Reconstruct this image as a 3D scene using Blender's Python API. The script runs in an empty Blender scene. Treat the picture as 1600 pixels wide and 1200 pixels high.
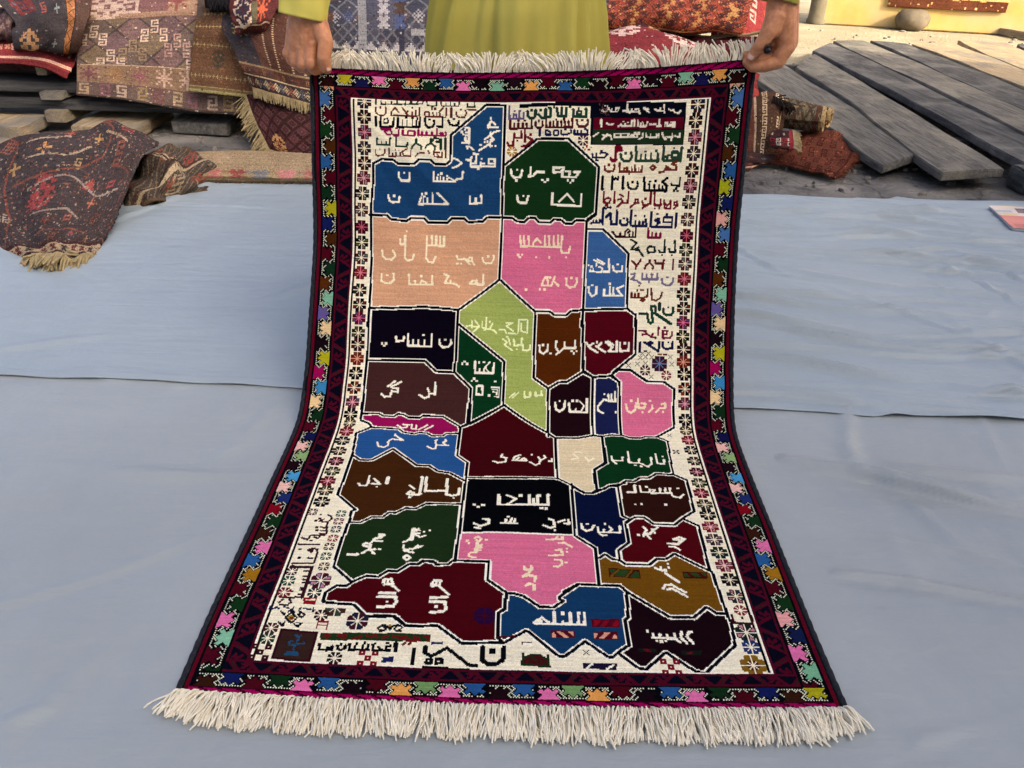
import bpy, bmesh, math, random
import numpy as np
from mathutils import Vector, Matrix
random.seed(7); RNG=np.random.default_rng(7)
SC=bpy.context.scene; COL=SC.collection
# ------------------------------------------------------------------ camera
CAM_H=1.1; PITCH=math.radians(30.8); ROLL=math.radians(1.5); FPX=1200.0
cam=bpy.data.cameras.new('camera'); cam.sensor_width=36; cam.lens=27.0; cam.clip_start=.05; cam.clip_end=400
cam_o=bpy.data.objects.new('camera',cam); COL.objects.link(cam_o)
cam_o.matrix_world=Matrix.Translation((0,0,CAM_H))@Matrix.Rotation(math.radians(90)-PITCH,4,'X')@Matrix.Rotation(ROLL,4,'Z')
SC.camera=cam_o
# ------------------------------------------------------------------ sky, sun, exposure
SUN_EL=math.radians(30); SUN_DIR=(-.75,.66)          # direction the light travels over the ground
w=bpy.data.worlds.new('World'); SC.world=w; w.use_nodes=True
nt=w.node_tree; bg=nt.nodes['Background']; sky=nt.nodes.new('ShaderNodeTexSky'); sky.sky_type='NISHITA'; sky.sun_disc=False
sky.sun_elevation=SUN_EL; sky.sun_rotation=math.atan2(-SUN_DIR[0],-SUN_DIR[1]); sky.air_density=.35; sky.dust_density=6.0; sky.ozone_density=0.0
nt.links.new(sky.outputs[0],bg.inputs[0]); bg.inputs[1].default_value=.15
sl=bpy.data.lights.new('sun','SUN'); sl.energy=2.0; sl.angle=math.radians(.5); sl.color=(1,.88,.66)
so=bpy.data.objects.new('sun',sl); COL.objects.link(so)
d=Vector((SUN_DIR[0],SUN_DIR[1],0)).normalized()*math.cos(SUN_EL)+Vector((0,0,-math.sin(SUN_EL)))
so.rotation_euler=d.to_track_quat('-Z','Y').to_euler()
SC.view_settings.view_transform='Standard'; SC.view_settings.look='None'; SC.view_settings.gamma=1; SC.view_settings.use_curve_mapping=False
SC.view_settings.exposure=2.05
SC.cycles.max_bounces=6
# ------------------------------------------------------------------ helpers
def ray(px,py):
    x=(px-800)/FPX; y=-(py-600)/FPX; c,s=math.cos(ROLL),math.sin(ROLL); X=c*x-s*y; Y=s*x+c*y
    cp,sp=math.cos(PITCH),math.sin(PITCH); return Vector((X,cp+sp*Y,-sp+cp*Y))
def G(px,py,z=0.):
    r=ray(px,py); return Vector((0,0,CAM_H))+r*((z-CAM_H)/r.z)
def V(px,py,Y):
    r=ray(px,py); return Vector((0,0,CAM_H))+r*(Y/r.y)
def tag(o,label,cat,group=None,kind=None):
    if label: o['label']=label
    if cat: o['category']=cat
    if group: o['group']=group
    if kind: o['kind']=kind
    return o
def struct(o): o['kind']='structure'; return o
def thing(name,loc,label,cat,group=None):
    o=bpy.data.objects.new(name,None); o.empty_display_size=.1; o.location=loc; COL.objects.link(o); return tag(o,label,cat,group)
def link(name,me,mats,parent=None,smooth=True):
    o=bpy.data.objects.new(name,me); COL.objects.link(o)
    for m in (mats if isinstance(mats,(list,tuple)) else [mats]): me.materials.append(m)
    if smooth: me.polygons.foreach_set('use_smooth',[True]*len(me.polygons))
    if parent:
        o.parent=parent; o.matrix_parent_inverse=Matrix.Translation(parent.location).inverted()
    return o
def mesh(verts,faces,name='m'):
    me=bpy.data.meshes.new(name); me.from_pydata([tuple(v) for v in verts],[],[tuple(f) for f in faces]); me.update(); return me
def lin(h):
    return hexlin(h)+(1,)
def new_mat(name):
    m=bpy.data.materials.new(name); m.use_nodes=True; n=m.node_tree; return m,n,n.nodes['Principled BSDF']
def noise_mat(name,c1,c2,scale=8,rough=.85,bump=.3,bscale=None,stretch=(1,1,1),detail=6,dist=.02,spec=.25,c3=None,s3=1.3):
    m,n,b=new_mat(name); N=n.nodes; L=n.links
    tc=N.new('ShaderNodeTexCoord'); mp=N.new('ShaderNodeMapping'); mp.inputs['Scale'].default_value=stretch; L.new(tc.outputs['Object'],mp.inputs[0])
    no=N.new('ShaderNodeTexNoise'); no.inputs['Scale'].default_value=scale; no.inputs['Detail'].default_value=detail; no.inputs['Roughness'].default_value=.62; L.new(mp.outputs[0],no.inputs['Vector'])
    cr=N.new('ShaderNodeValToRGB'); cr.color_ramp.elements[0].position=.33; cr.color_ramp.elements[1].position=.68
    cr.color_ramp.elements[0].color=lin(c1); cr.color_ramp.elements[1].color=lin(c2); L.new(no.outputs[0],cr.inputs[0]); out=cr.outputs[0]
    if c3:
        n3=N.new('ShaderNodeTexNoise'); n3.inputs['Scale'].default_value=s3; n3.inputs['Detail'].default_value=4; L.new(tc.outputs['Object'],n3.inputs['Vector'])
        r3=N.new('ShaderNodeValToRGB'); r3.color_ramp.elements[0].position=.45; r3.color_ramp.elements[1].position=.65; r3.color_ramp.elements[0].color=(0,0,0,1); r3.color_ramp.elements[1].color=(1,1,1,1); L.new(n3.outputs[0],r3.inputs[0])
        mx=N.new('ShaderNodeMixRGB'); mx.inputs[2].default_value=lin(c3); L.new(r3.outputs[0],mx.inputs[0]); L.new(out,mx.inputs[1]); out=mx.outputs[0]
    L.new(out,b.inputs['Base Color']); b.inputs['Roughness'].default_value=rough; b.inputs['Specular IOR Level'].default_value=spec
    if bump:
        nb=N.new('ShaderNodeTexNoise'); nb.inputs['Scale'].default_value=bscale or scale*3; nb.inputs['Detail'].default_value=8; L.new(mp.outputs[0],nb.inputs['Vector'])
        bp=N.new('ShaderNodeBump'); bp.inputs['Strength'].default_value=bump; bp.inputs['Distance'].default_value=dist; L.new(nb.outputs[0],bp.inputs['Height']); L.new(bp.outputs[0],b.inputs['Normal'])
    return m
def wood_mat(name,c1,c2,cw,axis='y',crack=.5,bump=.6):
    m,n,b=new_mat(name); N=n.nodes; L=n.links; tc=N.new('ShaderNodeTexCoord')
    def tex(sc,st,det,dis=0.):
        mp=N.new('ShaderNodeMapping'); mp.inputs['Scale'].default_value=st if axis=='y' else (st[1],st[0],st[2]); L.new(tc.outputs['Object'],mp.inputs[0])
        t=N.new('ShaderNodeTexNoise'); t.inputs['Scale'].default_value=sc; t.inputs['Detail'].default_value=det; t.inputs['Roughness'].default_value=.65; t.inputs['Distortion'].default_value=dis; L.new(mp.outputs[0],t.inputs['Vector']); return t.outputs[0]
    def ramp(s,a,b_,ca,cb):
        r=N.new('ShaderNodeValToRGB'); r.color_ramp.elements[0].position=a; r.color_ramp.elements[1].position=b_; r.color_ramp.elements[0].color=ca; r.color_ramp.elements[1].color=cb; L.new(s,r.inputs[0]); return r.outputs[0]
    def mix(mode,f,a,b_):
        x=N.new('ShaderNodeMixRGB'); x.blend_type=mode; x.inputs[0].default_value=f
        for s,i in ((a,1),(b_,2)):
            if isinstance(s,tuple): x.inputs[i].default_value=s
            else: L.new(s,x.inputs[i])
        return x
    g=tex(14,(3.2,.22,3.2),7,.4); base=ramp(g,.34,.66,lin(c1),lin(c2))
    patch=tex(2.2,(1,.7,1),5,.5); pm=ramp(patch,.48,.66,(0,0,0,1),(1,1,1,1)); x=mix('MIX',1,base,lin(cw)); L.new(pm,x.inputs[0]); col=x.outputs[0]
    fine=tex(90,(2.2,.10,2.2),4); col=mix('MULTIPLY',.8,col,ramp(fine,.3,.62,(.58,.58,.58,1),(1.1,1.1,1.1,1))).outputs[0]
    cr=tex(22,(3.4,.09,3.4),3,.25); ck=ramp(cr,.30,.345,(.25,.25,.25,1),(1,1,1,1)); col=mix('MULTIPLY',crack,col,ck).outputs[0]
    sp=tex(130,(1,1,1),2); col=mix('MULTIPLY',.5,col,ramp(sp,.32,.5,(.6,.6,.6,1),(1,1,1,1))).outputs[0]
    L.new(col,b.inputs['Base Color']); b.inputs['Roughness'].default_value=.88; b.inputs['Specular IOR Level'].default_value=.2
    ad=mix('ADD',.7,g,fine).outputs[0]; ad=mix('MULTIPLY',.8,ad,ck).outputs[0]
    bp=N.new('ShaderNodeBump'); bp.inputs['Strength'].default_value=bump; bp.inputs['Distance'].default_value=.012; L.new(ad,bp.inputs['Height']); L.new(bp.outputs[0],b.inputs['Normal']); return m
def knot_mat(name,attr='knots',rough=1.0,wool=900,bump=.35,var=.16):
    """wool: the colour of every knot is stored on its face; fine noise makes the pile uneven"""
    m,n,b=new_mat(name); N=n.nodes; L=n.links
    at=N.new('ShaderNodeAttribute'); at.attribute_name=attr
    tc=N.new('ShaderNodeTexCoord'); no=N.new('ShaderNodeTexNoise'); no.inputs['Scale'].default_value=wool*.35; no.inputs['Detail'].default_value=4; L.new(tc.outputs['Object'],no.inputs['Vector'])
    hs=N.new('ShaderNodeHueSaturation'); mr=N.new('ShaderNodeMapRange'); mr.inputs[1].default_value=.3; mr.inputs[2].default_value=.7; mr.inputs[3].default_value=1-var; mr.inputs[4].default_value=1+var; L.new(no.outputs[0],mr.inputs[0]); L.new(mr.outputs[0],hs.inputs['Value']); L.new(at.outputs['Color'],hs.inputs['Color'])
    L.new(hs.outputs[0],b.inputs['Base Color']); b.inputs['Roughness'].default_value=rough; b.inputs['Specular IOR Level'].default_value=.02
    n2=N.new('ShaderNodeTexNoise'); n2.inputs['Scale'].default_value=wool; n2.inputs['Detail'].default_value=3; L.new(tc.outputs['Object'],n2.inputs['Vector'])
    bp=N.new('ShaderNodeBump'); bp.inputs['Strength'].default_value=bump; bp.inputs['Distance'].default_value=.003; L.new(n2.outputs[0],bp.inputs['Height']); L.new(bp.outputs[0],b.inputs['Normal'])
    return m
def grid_faces(nv,nu,off=0):
    i=np.arange(nv)[:,None]*(nu+1)+np.arange(nu)[None,:]+off
    return np.stack([i,i+(nu+1),i+nu+2,i+1],-1).reshape(-1,4)
def np_mesh(name,co,quads):
    me=bpy.data.meshes.new(name); nV=len(co); nF=len(quads)
    me.vertices.add(nV); me.vertices.foreach_set('co',np.asarray(co,np.float32).ravel())
    me.loops.add(nF*4); me.loops.foreach_set('vertex_index',np.asarray(quads,np.int32).ravel())
    me.polygons.add(nF); me.polygons.foreach_set('loop_start',np.arange(0,nF*4,4,dtype=np.int32)); me.polygons.foreach_set('loop_total',np.full(nF,4,np.int32))
    me.update(calc_edges=True); me.validate(); return me
def face_colors(me,rgb,attr='knots'):
    a=me.attributes.new(attr,'FLOAT_COLOR','FACE'); c=np.ones((len(me.polygons),4),np.float32); c[:,:3]=rgb; a.data.foreach_set('color',c.ravel())
def tube_mesh(paths,radii,sides=5):
    """many tapered strands in one mesh"""
    co=[];fa=[];o=0
    for pth,rad in zip(paths,radii):
        P=np.asarray(pth,float); n=len(P); T=np.gradient(P,axis=0); T/=np.linalg.norm(T,axis=1)[:,None]+1e-9
        up=np.array([0,0,1.]) if abs(T[0][2])<.9 else np.array([1.,0,0]); A=np.cross(T,up); A/=np.linalg.norm(A,axis=1)[:,None]+1e-9; Bn=np.cross(T,A)
        r=np.broadcast_to(np.asarray(rad,float),(n,))
        for i in range(n):
            for k in range(sides):
                a=2*math.pi*k/sides; co.append(P[i]+r[i]*(math.cos(a)*A[i]+math.sin(a)*Bn[i]))
        for i in range(n-1):
            for k in range(sides):
                k2=(k+1)%sides; fa.append((o+i*sides+k,o+i*sides+k2,o+(i+1)*sides+k2,o+(i+1)*sides+k))
        o+=n*sides
    return np_mesh('tube',co,fa)
def bevel_box(name,lo,hi,mat,parent=None,bev=.006,warp=0.,seed=0,rot=None,at=None,cuts=6,axis=1):
    bm=bmesh.new(); bmesh.ops.create_cube(bm,size=1)
    sx,sy,sz=[hi[i]-lo[i] for i in range(3)]
    bmesh.ops.scale(bm,vec=(sx,sy,sz),verts=bm.verts)
    ed=[e for e in bm.edges if abs((e.verts[0].co-e.verts[1].co).normalized()[axis])>.9]
    bmesh.ops.subdivide_edges(bm,edges=ed,cuts=cuts,use_grid_fill=True)
    rg=random.Random(seed)
    if warp:
        ph=[rg.uniform(0,6) for _ in range(6)]
        L=(sx,sy,sz)[axis]
        for v in bm.verts:
            t=v.co[axis]/L*6
            oth=(axis+1)%2
            v.co[oth]+=warp*(math.sin(t+ph[0])*.6+math.sin(2.3*t+ph[1])*.4)*(1 if v.co[oth]>0 else -.6)
            v.co.z+=warp*.35*math.sin(1.3*t+ph[2])
    bmesh.ops.bevel(bm,geom=[e for e in bm.edges if e.calc_face_angle(0)>.9],offset=bev,segments=2,affect='EDGES')
    M=Matrix.Translation([(lo[i]+hi[i])/2 for i in range(3)])
    if rot is not None: M=Matrix.Translation(at)@rot@Matrix.Translation(-Vector((0,0,0)))
    bm.transform(M); me=bpy.data.meshes.new(name); bm.to_mesh(me); bm.free()
    o=link(name,me,mat,parent,smooth=True)
    try: me.set_sharp_from_angle(angle=math.radians(40))
    except Exception: pass
    return o
def catmull(C,nv,nu):
    """C (R,S,3) control grid -> (nv+1,nu+1,3)"""
    def along(C,n):
        R=len(C); P=np.concatenate([2*C[:1]-C[1:2],C,2*C[-1:]-C[-2:-1]]); t=np.linspace(0,R-1,n+1); i=np.minimum(t.astype(int),R-2); f=(t-i)[:,None,None]
        p0,p1,p2,p3=P[i],P[i+1],P[i+2],P[i+3]
        return .5*(2*p1+(p2-p0)*f+(2*p0-5*p1+4*p2-p3)*f**2+(3*p1-p0-3*p2+p3)*f**3)
    a=along(C,nv); return np.swapaxes(along(np.swapaxes(a,0,1),nu),0,1)

NU,NV=480,740
def hexlin(h):
    c=[int(h[i:i+2],16)/255. for i in (0,2,4)]
    return tuple((x/12.92 if x<=.04045 else ((x+.055)/1.055)**2.4) for x in c)
# ------------------------------------------------------------------ materials
M_ground=noise_mat('ground dirt and cement','3f3e3d','5e5b57',7,.95,.9,30,c3='8a847a',s3=1.6,dist=.035)
M_groundfar=noise_mat('pale packed earth','9a8f7e','b3a790',3,.95,.4,14,dist=.03)
M_wood=wood_mat('weathered grey plank','4b4944','7b776e','8a8373',crack=.75,bump=.8)
M_wood_dark=wood_mat('dark weathered plank','2e2f30','5c5b58','74716a',crack=.8)
M_wood_pale=wood_mat('pale sawn plank','8a795f','b39f7d','80786a')
M_wood_bench=wood_mat('dark bench board','2a2b2c','504f4c','6a6762','x',.7)
M_block=wood_mat('pale block end','857760','a89878','7a7062',crack=.7)
M_plaster=noise_mat('yellow plaster','b0924e','c2a564',2.2,.95,.25,18,dist=.01,c3='b59f74',s3=1.5)
M_plaster2=noise_mat('pale plaster','b9b2a0','cfc8b4',2.5,.95,.3,18,dist=.01)
M_stone=noise_mat('river stone','4c4437','6a5f4c',7,.8,.3,20,dist=.006)
M_skin=noise_mat('skin','b0724c','cc8f66',60,.55,.55,170,dist=.0022,spec=.35)
M_skin.node_tree.nodes['Principled BSDF'].inputs['Subsurface Weight'].default_value=.12
M_skin.node_tree.nodes['Principled BSDF'].inputs['Subsurface Radius'].default_value=(.012,.005,.003)
M_nail=noise_mat('fingernail','c99a88','d4a896',40,.35,.0)
M_cloth=noise_mat('olive cotton','a69b46','b3a853',3,.9,.25,420,dist=.002,spec=.12)
M_trouser=noise_mat('olive cotton trousers','8a8144','968d4c',3,.9,.2,420,dist=.002,spec=.1)
M_fringe=noise_mat('cream cotton cord','e2d8bd','f3ead2',60,.9,.3,300,dist=.001,spec=.1)
M_fringe2=noise_mat('tan cotton cord','8a7a58','a8966e',60,.9,.3,300,dist=.001,spec=.1)
M_black=noise_mat('black plastic','0c0d10','14161a',20,.35,.05)
M_pen=noise_mat('smoky pen barrel','2c2626','3c3434',30,.3,.0)
M_leather=noise_mat('brown leather','3a2416','4a2e1c',20,.6,.2,80)
M_hair=noise_mat('black hair','0c0a09','18140f',40,.6,.5,200)
M_eye=noise_mat('eye white','d8d4cc','e4e0d8',10,.3,0)
# ------------------------------------------------------------------ setting
def sheet(name,x0,x1,y0,y1,z,mat,nx=60,ny=60,amp=0,f=1.5):
    xs,ys=np.meshgrid(np.linspace(x0,x1,nx+1),np.linspace(y0,y1,ny+1))
    zz=z+amp*(np.sin(xs*f+1)*np.sin(ys*f*.8+2)+.5*np.sin(xs*f*2.7)*np.sin(ys*f*2.3+1))
    return link(name,np_mesh(name,np.stack([xs,ys,zz],-1).reshape(-1,3),grid_faces(ny,nx)),mat)
def ground():
    xs=np.concatenate([np.linspace(-60,-7,14)[:-1],np.linspace(-7,9,161),np.linspace(9,60,14)[1:]]); ys=np.concatenate([np.linspace(-40,-1,10)[:-1],np.linspace(-1,15,161),np.linspace(15,80,14)[1:]])
    x,y=np.meshgrid(xs,ys); r=np.zeros_like(x)
    for a in range(8):
        k=RNG.uniform(.8,4.5,2); r+=np.sin(x*k[0]+y*k[1]*RNG.choice([-1,1])+RNG.uniform(0,6))/8
    z=-.008+.006*r; m=((y<4.1)&(y>-1)&(x>-4)&(x<4)); z=np.where(m,np.minimum(z,-.006),z)
    co=np.stack([x,y,z],-1).reshape(-1,3)
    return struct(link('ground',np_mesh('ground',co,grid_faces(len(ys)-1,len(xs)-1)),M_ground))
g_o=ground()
# ground: cracks, and a paler beige mixed in further out
n=M_ground.node_tree; N=n.nodes; L=n.links; b=N['Principled BSDF']; prev=b.inputs['Base Color'].links[0].from_socket
tc=N.new('ShaderNodeTexCoord'); vo=N.new('ShaderNodeTexVoronoi'); vo.feature='DISTANCE_TO_EDGE'; vo.inputs['Scale'].default_value=1.6
wn=N.new('ShaderNodeTexNoise'); wn.inputs['Scale'].default_value=3; wn.inputs['Detail'].default_value=8; ad=N.new('ShaderNodeMixRGB'); ad.blend_type='ADD'; ad.inputs[0].default_value=.55
L.new(tc.outputs['Object'],wn.inputs['Vector']); L.new(tc.outputs['Object'],ad.inputs[1]); L.new(wn.outputs['Color'],ad.inputs[2]); L.new(ad.outputs[0],vo.inputs['Vector'])
rr=N.new('ShaderNodeValToRGB'); rr.color_ramp.elements[0].position=.0; rr.color_ramp.elements[1].position=.02; rr.color_ramp.elements[0].color=(.55,.55,.55,1); rr.color_ramp.elements[1].color=(1,1,1,1); L.new(vo.outputs['Distance'],rr.inputs[0])
mu=N.new('ShaderNodeMixRGB'); mu.blend_type='MULTIPLY'; mu.inputs[0].default_value=1; L.new(prev,mu.inputs[1]); L.new(rr.outputs[0],mu.inputs[2])
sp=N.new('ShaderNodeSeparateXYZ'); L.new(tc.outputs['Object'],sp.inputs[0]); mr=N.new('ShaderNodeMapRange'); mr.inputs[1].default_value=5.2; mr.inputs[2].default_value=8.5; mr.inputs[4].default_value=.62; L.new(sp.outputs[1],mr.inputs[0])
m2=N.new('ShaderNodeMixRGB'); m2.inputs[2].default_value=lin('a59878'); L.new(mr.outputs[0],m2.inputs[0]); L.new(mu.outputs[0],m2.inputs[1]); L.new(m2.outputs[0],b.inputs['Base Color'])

# loose stones and splinters on the bare ground
def gravel():
    co=[];fa=[]; r=np.random.default_rng(11); o=0
    for k in range(520):
        q=(r.uniform(-2.6,3.2),r.uniform(3.8,5.2)) if k<330 else (r.uniform(-1,7),r.uniform(5,11.5)); s=r.uniform(.003,.011)*(1 if k<330 else 1.6); an=r.uniform(0,3.1); sx=s*r.uniform(1,3.2); h=s*r.uniform(.5,1.1)
        ring=[(math.cos(a)*sx,math.sin(a)*s) for a in np.linspace(0,2*math.pi,7)[:-1]]; ca,sa=math.cos(an),math.sin(an)
        for z,f in ((-.01,1.05),(h*.6,1.0),(h,.5)):
            for x,y in ring: x,y=x*f*r.uniform(.8,1.15),y*f*r.uniform(.8,1.15); co.append((q[0]+x*ca-y*sa,q[1]+x*sa+y*ca,z))
        for j in range(2):
            for i in range(6): fa.append((o+j*6+i,o+j*6+(i+1)%6,o+(j+1)*6+(i+1)%6,o+(j+1)*6+i))
        fa.append((o+12,o+13,o+14,o+15)); fa.append((o+12,o+15,o+16,o+17)); o+=18
    return tag(link('gravel',np_mesh('gravel',co,fa),noise_mat('grit','4a4640','8a8478',14,.95,.2,40),smooth=False),'small stones and splinters scattered over the bare ground','gravel',kind='stuff')
gravel()
# two ground cloths, the far one overlapping the near one along a hem
def cloth_mat(name,c1,c2,bump,st):
    m=noise_mat(name,c1,c2,1.2,.46,.22,900,dist=.001,spec=.5)
    n=m.node_tree; N=n.nodes; L=n.links; b=N['Principled BSDF']; old=b.inputs['Normal'].links[0].from_node
    tc=N.new('ShaderNodeTexCoord'); last=old
    for sc_,stx,rot,s_,dt in ((5,(.35,2.6,1),-.12,bump*.22,.02),(17,(.5,1.6,1),-.2,bump*.35,.006),(2.6,(1,1,1),.4,bump*.6,.02)):
        mp=N.new('ShaderNodeMapping'); mp.inputs['Scale'].default_value=stx; mp.inputs['Rotation'].default_value=(0,0,rot); L.new(tc.outputs['Object'],mp.inputs[0])
        nn=N.new('ShaderNodeTexNoise'); nn.inputs['Scale'].default_value=sc_; nn.inputs['Detail'].default_value=5; nn.inputs['Distortion'].default_value=.6; L.new(mp.outputs[0],nn.inputs['Vector'])
        bp=N.new('ShaderNodeBump'); bp.inputs['Strength'].default_value=s_; bp.inputs['Distance'].default_value=dt*2.5; L.new(nn.outputs[0],bp.inputs['Height']); L.new(last.outputs[0],bp.inputs['Normal']); last=bp
    for sc_,rot,s_ in ((2.2,-.16,.55),(3.4,.9,.3)):      # crisp pressed creases
        mp=N.new('ShaderNodeMapping'); mp.inputs['Scale'].default_value=(.55,1.5,1); mp.inputs['Rotation'].default_value=(0,0,rot); L.new(tc.outputs['Object'],mp.inputs[0])
        nn=N.new('ShaderNodeTexNoise'); nn.noise_type='RIDGED_MULTIFRACTAL'; nn.inputs['Scale'].default_value=sc_; nn.inputs['Detail'].default_value=4; nn.inputs['Roughness'].default_value=.55; nn.inputs['Distortion'].default_value=.35; L.new(mp.outputs[0],nn.inputs['Vector'])
        bp=N.new('ShaderNodeBump'); bp.inputs['Strength'].default_value=s_*bump; bp.inputs['Distance'].default_value=.016; L.new(nn.outputs[0],bp.inputs['Height']); L.new(last.outputs[0],bp.inputs['Normal']); last=bp
    L.new(last.outputs[0],b.inputs['Normal']); return m
M_tarpA=cloth_mat('blue grey cloth','919c9f','9fa9ab',.7,0)
M_tarpB=cloth_mat('grey lilac cloth','949a99','a1a7a5',.6,0)
def ground_cloth(name,x0,x1,y0,y1,z,mat,wr,seed,label,seam0=None,seam1=None,nx=460,ny=300):
    t=np.linspace(0,1,ny+1)[:,None]; xs=np.linspace(x0,x1,nx+1)[None,:]+0*t
    ya=y0(xs); yb=y1(xs); ys=ya+(yb-ya)*t; r=np.random.default_rng(seed); z_=np.zeros_like(xs)
    def crease(cx,cy,L_,th,sg,amp,bend):
        dx=(xs-cx)*math.cos(th)+(ys-cy)*math.sin(th); dy=-(xs-cx)*math.sin(th)+(ys-cy)*math.cos(th)+bend*dx*dx+.012*np.sin(dx*9+cx*7)
        k=np.exp(-(dx/L_)**2)*(1+.4*np.sin(dx*13+cy*9)); return amp*k*(np.exp(-(dy/sg)**2)-.35*np.exp(-((dy+sg*2.1)/(sg*1.5))**2))
    for a in range(wr[0]):      # pulled creases, mostly to the right of the held rug
        z_+=crease(r.uniform(.75,2.9),r.uniform(1.7,3.8) if wr[0]>50 else r.uniform(.9,1.7),r.uniform(.12,.75),r.uniform(-.30,.03),r.uniform(.008,.022),r.uniform(.004,.019),r.normal(0,.06))
    for a in range(wr[1]):      # fold marks all over the sheet
        z_+=crease(r.uniform(-2.6,2.8),r.uniform(.4,3.7),r.uniform(.12,.5),r.uniform(-1.5,1.5),r.uniform(.008,.02),r.uniform(.0015,.008),r.normal(0,.15))
    for a in range(wr[2]):      # short crumples at the right hand side
        z_+=crease(r.uniform(1.5,2.9),r.uniform(1.75,3.4),r.uniform(.04,.14),r.uniform(-1.5,1.5),r.uniform(.008,.016),r.uniform(.004,.014),r.normal(0,.4))
    z_=np.maximum(z_,-.0024)
    inside=(xs>-.6)&(xs<.65)&(ys>.6)&(ys<1.75); z_=np.where(inside,0,z_); z_=z_*np.clip((2.25-xs)/.2,0,1)**(ys>3.2)
    zz=z+np.minimum(z_,.034)
    # hem: a doubled edge along the seam
    if seam0: zz=zz+np.where((ys-ya)<.035,.0022,0)+.0012*np.sin(xs*31)*np.exp(-((ys-ya)/.02)**2)
    o=link(name,np_mesh(name,np.stack([xs,ys,zz],-1).reshape(-1,3),grid_faces(ny,nx)),mat)
    md=o.modifiers.new('thick','SOLIDIFY'); md.thickness=.0012; md.offset=-1
    return tag(o,label,'ground cloth')
seam=lambda x: 1.765-.035*x+.006*np.sin(x*5)+.003*np.sin(x*17+1)
ground_cloth('ground_cloth',-3.4,3.0,lambda x:.15+0*x,lambda x:seam(x)+.12,-.0004,M_tarpB,(26,130,14),3,'grey lilac ground cloth nearest the viewer, under the lower half of the held rug')
ground_cloth('ground_cloth',-3.4,3.0,seam,lambda x:3.72-.012*x+.012*np.sin(x*3)+.006*np.sin(x*11),.0036,M_tarpA,(95,60,70),5,'blue grey ground cloth of the far side, its hem lapping over the nearer cloth',seam0=True)

# plastered wall, post, hanging rug, stone and stick at the far right
def slab(name,a,b_,h,th,mat,parent=None,z0=0.):
    a=Vector((a[0],a[1],0)); b_=Vector((b_[0],b_[1],0)); d=(b_-a).normalized(); nrm=Vector((-d.y,d.x,0))
    nx=24; vs=[]; fs=[]
    pts=[a+nrm*0,b_+nrm*0,b_+nrm*th,a+nrm*th]
    vs=[(p.x,p.y,z0) for p in pts]+[(p.x,p.y,z0+h) for p in pts]
    fs=[(0,1,5,4),(1,2,6,5),(2,3,7,6),(3,0,4,7),(4,5,6,7),(3,2,1,0)]
    bm=bmesh.new(); V_=[bm.verts.new(v) for v in vs]; [bm.faces.new([V_[i] for i in f]) for f in fs]; bmesh.ops.recalc_face_normals(bm,faces=bm.faces)
    bmesh.ops.bevel(bm,geom=bm.edges[:],offset=.015,segments=2,affect='EDGES'); me=bpy.data.meshes.new(name); bm.to_mesh(me); bm.free()
    return link(name,me,mat,parent,smooth=False)
wa=G(1292,38); wb=G(1600,57); wd=(wb-wa).normalized()
wl=slab('plastered_wall',wa-wd*.1,wa+wd*9,2.6,.3,M_plaster)
tag(wl,'sunlit yellow plastered wall behind the stone and the loose planks','wall')
ws=slab('plastered_wall',wa-wd*14+Vector((0,.35,0)),wa-wd*.55+Vector((0,.35,0)),2.6,.3,M_plaster2)
tag(ws,'pale plastered wall far behind the rug pile, left of the grey post','wall')
pc=G(1276,36)
bm=bmesh.new(); 
for i,(r_,z_) in enumerate(((.15,0),(.15,.05),(.135,.07),(.13,.9),(.125,2.5))):
    for k in range(20):
        a=2*math.pi*k/20; bm.verts.new((pc.x+r_*math.cos(a),pc.y+r_*math.sin(a),z_))
bm.verts.ensure_lookup_table()
for i in range(4):
    for k in range(20): bm.faces.new([bm.verts[i*20+k],bm.verts[i*20+(k+1)%20],bm.verts[(i+1)*20+(k+1)%20],bm.verts[(i+1)*20+k]])
bm.faces.new([bm.verts[80+k] for k in range(20)])
me=bpy.data.meshes.new('post'); bm.to_mesh(me); bm.free()
tag(link('post',me,noise_mat('grey post','57503f','6e6550',4,.9,.3,20)),'thick grey round post standing at the left end of the yellow wall','post')
# stone
def blob(name,center,rad,mat,seed=1,amp=.08,sub=4,flat=None):
    bm=bmesh.new(); bmesh.ops.create_icosphere(bm,subdivisions=sub,radius=1); r=np.random.default_rng(seed); ks=r.normal(size=(6,3))*1.6; ph=r.uniform(0,6,6)
    for v in bm.verts:
        c=np.array(v.co); s=1+amp*sum(math.sin(float(k@c)+p) for k,p in zip(ks,ph))/2.5
        v.co=Vector((c[0]*rad[0]*s,c[1]*rad[1]*s,c[2]*rad[2]*s))+Vector(center)
    me=bpy.data.meshes.new(name); bm.to_mesh(me); bm.free(); return link(name,me,mat)
sc_=G(1422,47); tag(blob('stone',(sc_.x,sc_.y,.12),(.21,.17,.14),M_stone,3),'smooth brown river stone lying in front of the yellow wall','stone')
s0=G(1528,48); s1=G(1640,68); dv=(s1-s0); L_=dv.length+1.2
rotm=Matrix.Rotation(math.atan2(dv.y,dv.x),4,'Z')
st=bevel_box('timber_offcut',(-L_/2,-.06,-.04),(L_/2,.06,.04),M_wood_pale,None,.008,.01,4,rot=rotm,at=s0+dv.normalized()*L_/2+Vector((0,0,.045)),axis=0)
tag(st,'split brown timber lying at the foot of the yellow wall, right of the stone','timber')
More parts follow.
